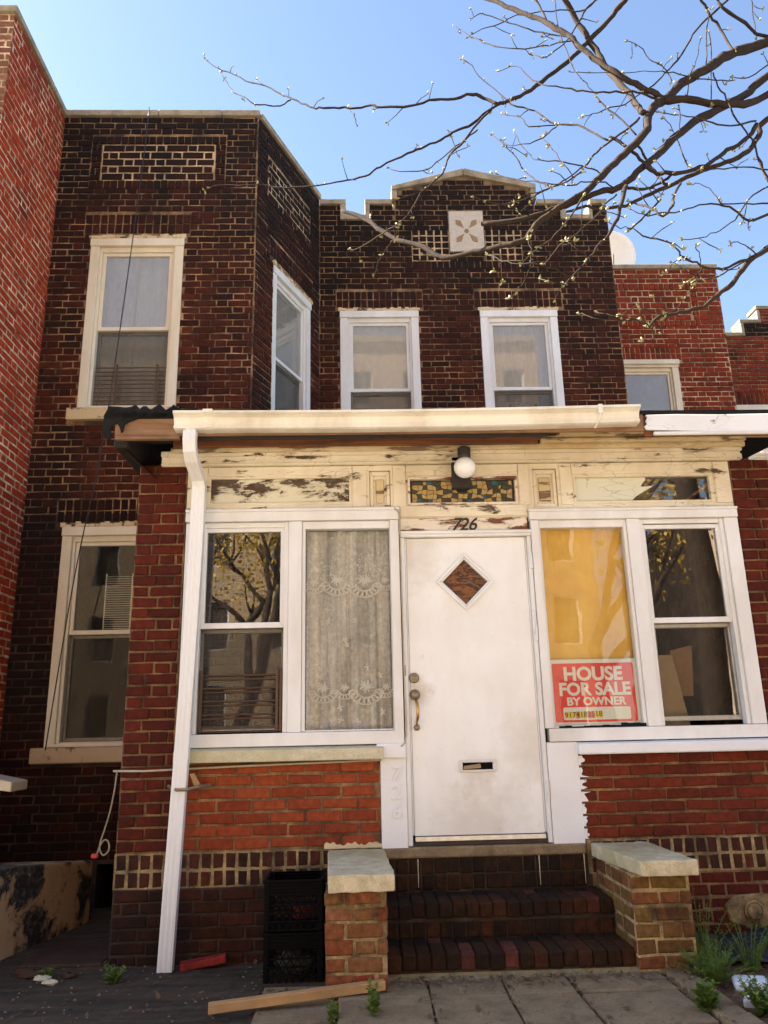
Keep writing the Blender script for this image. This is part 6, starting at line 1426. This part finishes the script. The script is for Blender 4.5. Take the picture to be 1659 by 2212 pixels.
# cables and rope
tag(MB().tube(smooth([(-2.19, 1.66, 7.2), (-2.20, 1.64, 6.6), (-2.29, 1.58, 4.6), (-2.36, 1.5, 3.2), (-2.42, 1.42, 2.5), (-2.5, 1.45, 1.9), (-2.65, 1.6, .75), (-2.68, 1.66, .62)]), .0055, 5).build('cable', M['cable_black'], None, True), 'thin black cable hanging down the bay from its roof to the lower sill', 'cable')
tag(MB().tube([(-1.60, -.012, .497), (-1.4, -.024, .493), (-1.2, -.03, .498), (-.9, -.03, .507), (-.5, -.03, .515), (-.1, -.028, .522), (.12, -.03, .528)], .0075, 6).build('cable', M['cable_white'], None, True), 'cream cable running along the brick just under the left porch sill', 'cable')
tag(MB().tube(smooth([(.245, -.05, 2.215), (.262, -.045, 2.2), (.281, -.036, 2.12), (.283, -.034, 1.6), (.284, -.034, 1.1), (.286, -.034, .68), (.25, -.05, .61)]), .005, 5).build('cable', M['cable_white'], None, True), 'thin white wire stapled down the frame left of the door', 'cable')
tag(MB().tube(smooth([(-1.575, -.015, .50), (-1.58, -.03, .38), (-1.60, -.03, .25), (-1.625, -.03, .15), (-1.645, -.03, .08), (-1.645, -.03, .03), (-1.62, -.03, 0.0), (-1.59, -.03, .03), (-1.595, -.03, .075), (-1.62, -.03, .09), (-1.645, -.03, .06), (-1.66, -.03, .01)]), .0055, 6).build('rope', M['rope'], None, True), 'looped rope hanging beside the lower left corner of the porch', 'rope')
tag(MB().box(-1.695, -1.655, -.045, -.015, -.015, .012).build('plug', M['red_plastic'], None, bevel=.005), 'small red plug at the end of the hanging rope', 'plug')
# tarp, white scraps
mb = MB(); r6 = random.Random(6); nx, ny = 14, 10
for j in range(ny+1):
    for i in range(nx+1):
        s, t_ = i/nx, j/ny
        mb.v.append((1.98+s*1.1-.12*t_, -.14-.72*(1-t_)*(.45+.55*s), -.60+.11*t_*(1-.35*s)+.03*math.sin(7*s+3*t_)+r6.uniform(-.008, .008)))
for j in range(ny):
    for i in range(nx):
        k = j*(nx+1)+i; mb.f.append((k, k+1, k+nx+2, k+nx+1))
o = mb.build('tarp', M['tarp'], None, True); o.modifiers.new('thick', 'SOLIDIFY').thickness = .006
tag(o, 'dark blue tarpaulin heaped against the brick base at lower right', 'tarp')
def scrap(pts, z, label):
    mb = MB().hexa([(x, y, z) for x, y in pts]+[(x, y, z+.045) for x, y in pts])
    tag(mb.build('white_block', M['paper'], None, bevel=.012, seg=2), label, 'block')
scrap([(1.86, -.955), (2.02, -1.0), (2.06, -.86), (1.90, -.82)], -.595, 'white plastic block among the weeds at lower right')
scrap([(1.80, -1.16), (1.93, -1.21), (1.98, -1.13), (1.84, -1.09)], -.61, 'second white block half under weeds at the bottom right corner')
# weeds: every clump a plant
def weed(x, y, z, h, ns, spread, seed, label, leaf=.03, fine=True):
    t = thing('weed', (x, y, z), label, 'weed', 'weeds in the front yard'); r = random.Random(seed); st, lf = MB(), MB()
    for i in range(ns):
        a = r.uniform(0, 6.28); l = h*r.uniform(.5, 1.05); dx, dy = math.cos(a)*spread*r.uniform(.2, 1), math.sin(a)*spread*r.uniform(.2, 1)
        p0 = Vector((x+dx*.25, y+dy*.25, z)); pts = [p0]
        for k in range(1, 5):
            s = k/4; pts.append(p0+Vector((dx*s**1.4, dy*s**1.4, l*s-.25*l*s*s*abs(dx)/max(spread, .01))))
        st.tube(pts, [.0028, .0024, .002, .0016, .001], 4)
        for k in range(1, 5):
            for q in range(13 if fine else 5):
                b = r.uniform(0, 6.28); s = r.random(); c = pts[k-1].lerp(pts[k], s)
                d = Vector((math.cos(b), math.sin(b), r.uniform(-.1, .9))).normalized(); L_ = leaf*r.uniform(.6, 1.3)*(1.15-.15*k)
                e = d.cross(Vector((0, 0, 1))).normalized()*L_*(.13 if fine else .3)
                m1 = c+d*L_*.5+Vector((0, 0, L_*.08))
                lf.poly([c, m1+e, c+d*L_, m1-e])
    st.build('stem', M['weed'], t); o = lf.build('leaves', M['weed'], t); o['kind'] = 'stuff'
weed(1.89, -.50, -.595, .40, 18, .17, 1, 'tall feathery weed growing beside the olive pier')
weed(1.82, -.80, -.595, .21, 48, .19, 2, 'dense low weed clump at the edge of the kerb strip', .032)
weed(2.10, -.62, -.595, .27, 14, .15, 6, 'spindly weed in front of the blue tarp')
weed(1.59, -1.27, -.565, .13, 13, .07, 3, 'short broad-leaved weed in the crack of the kerb strip', .06, False)
weed(1.86, -1.27, -.60, .17, 30, .12, 4, 'weed tuft at the bottom right corner', .045, False)
weed(.035, -1.17, -.575, .20, 5, .03, 5, 'thin upright weed in the joint left of the path', .045, False)
weed(-.155, -1.20, -.60, .10, 5, .03, 8, 'tiny weed in the slab joint beside the plank', .04, False)
weed(-1.42, -.36, -.63, .13, 9, .07, 7, 'small weed on the dark ground left of the downspout', .04, False)
weed(-1.85, -.2, -.63, .07, 7, .05, 9, 'tiny weed among the rubble at lower left', .03, False)
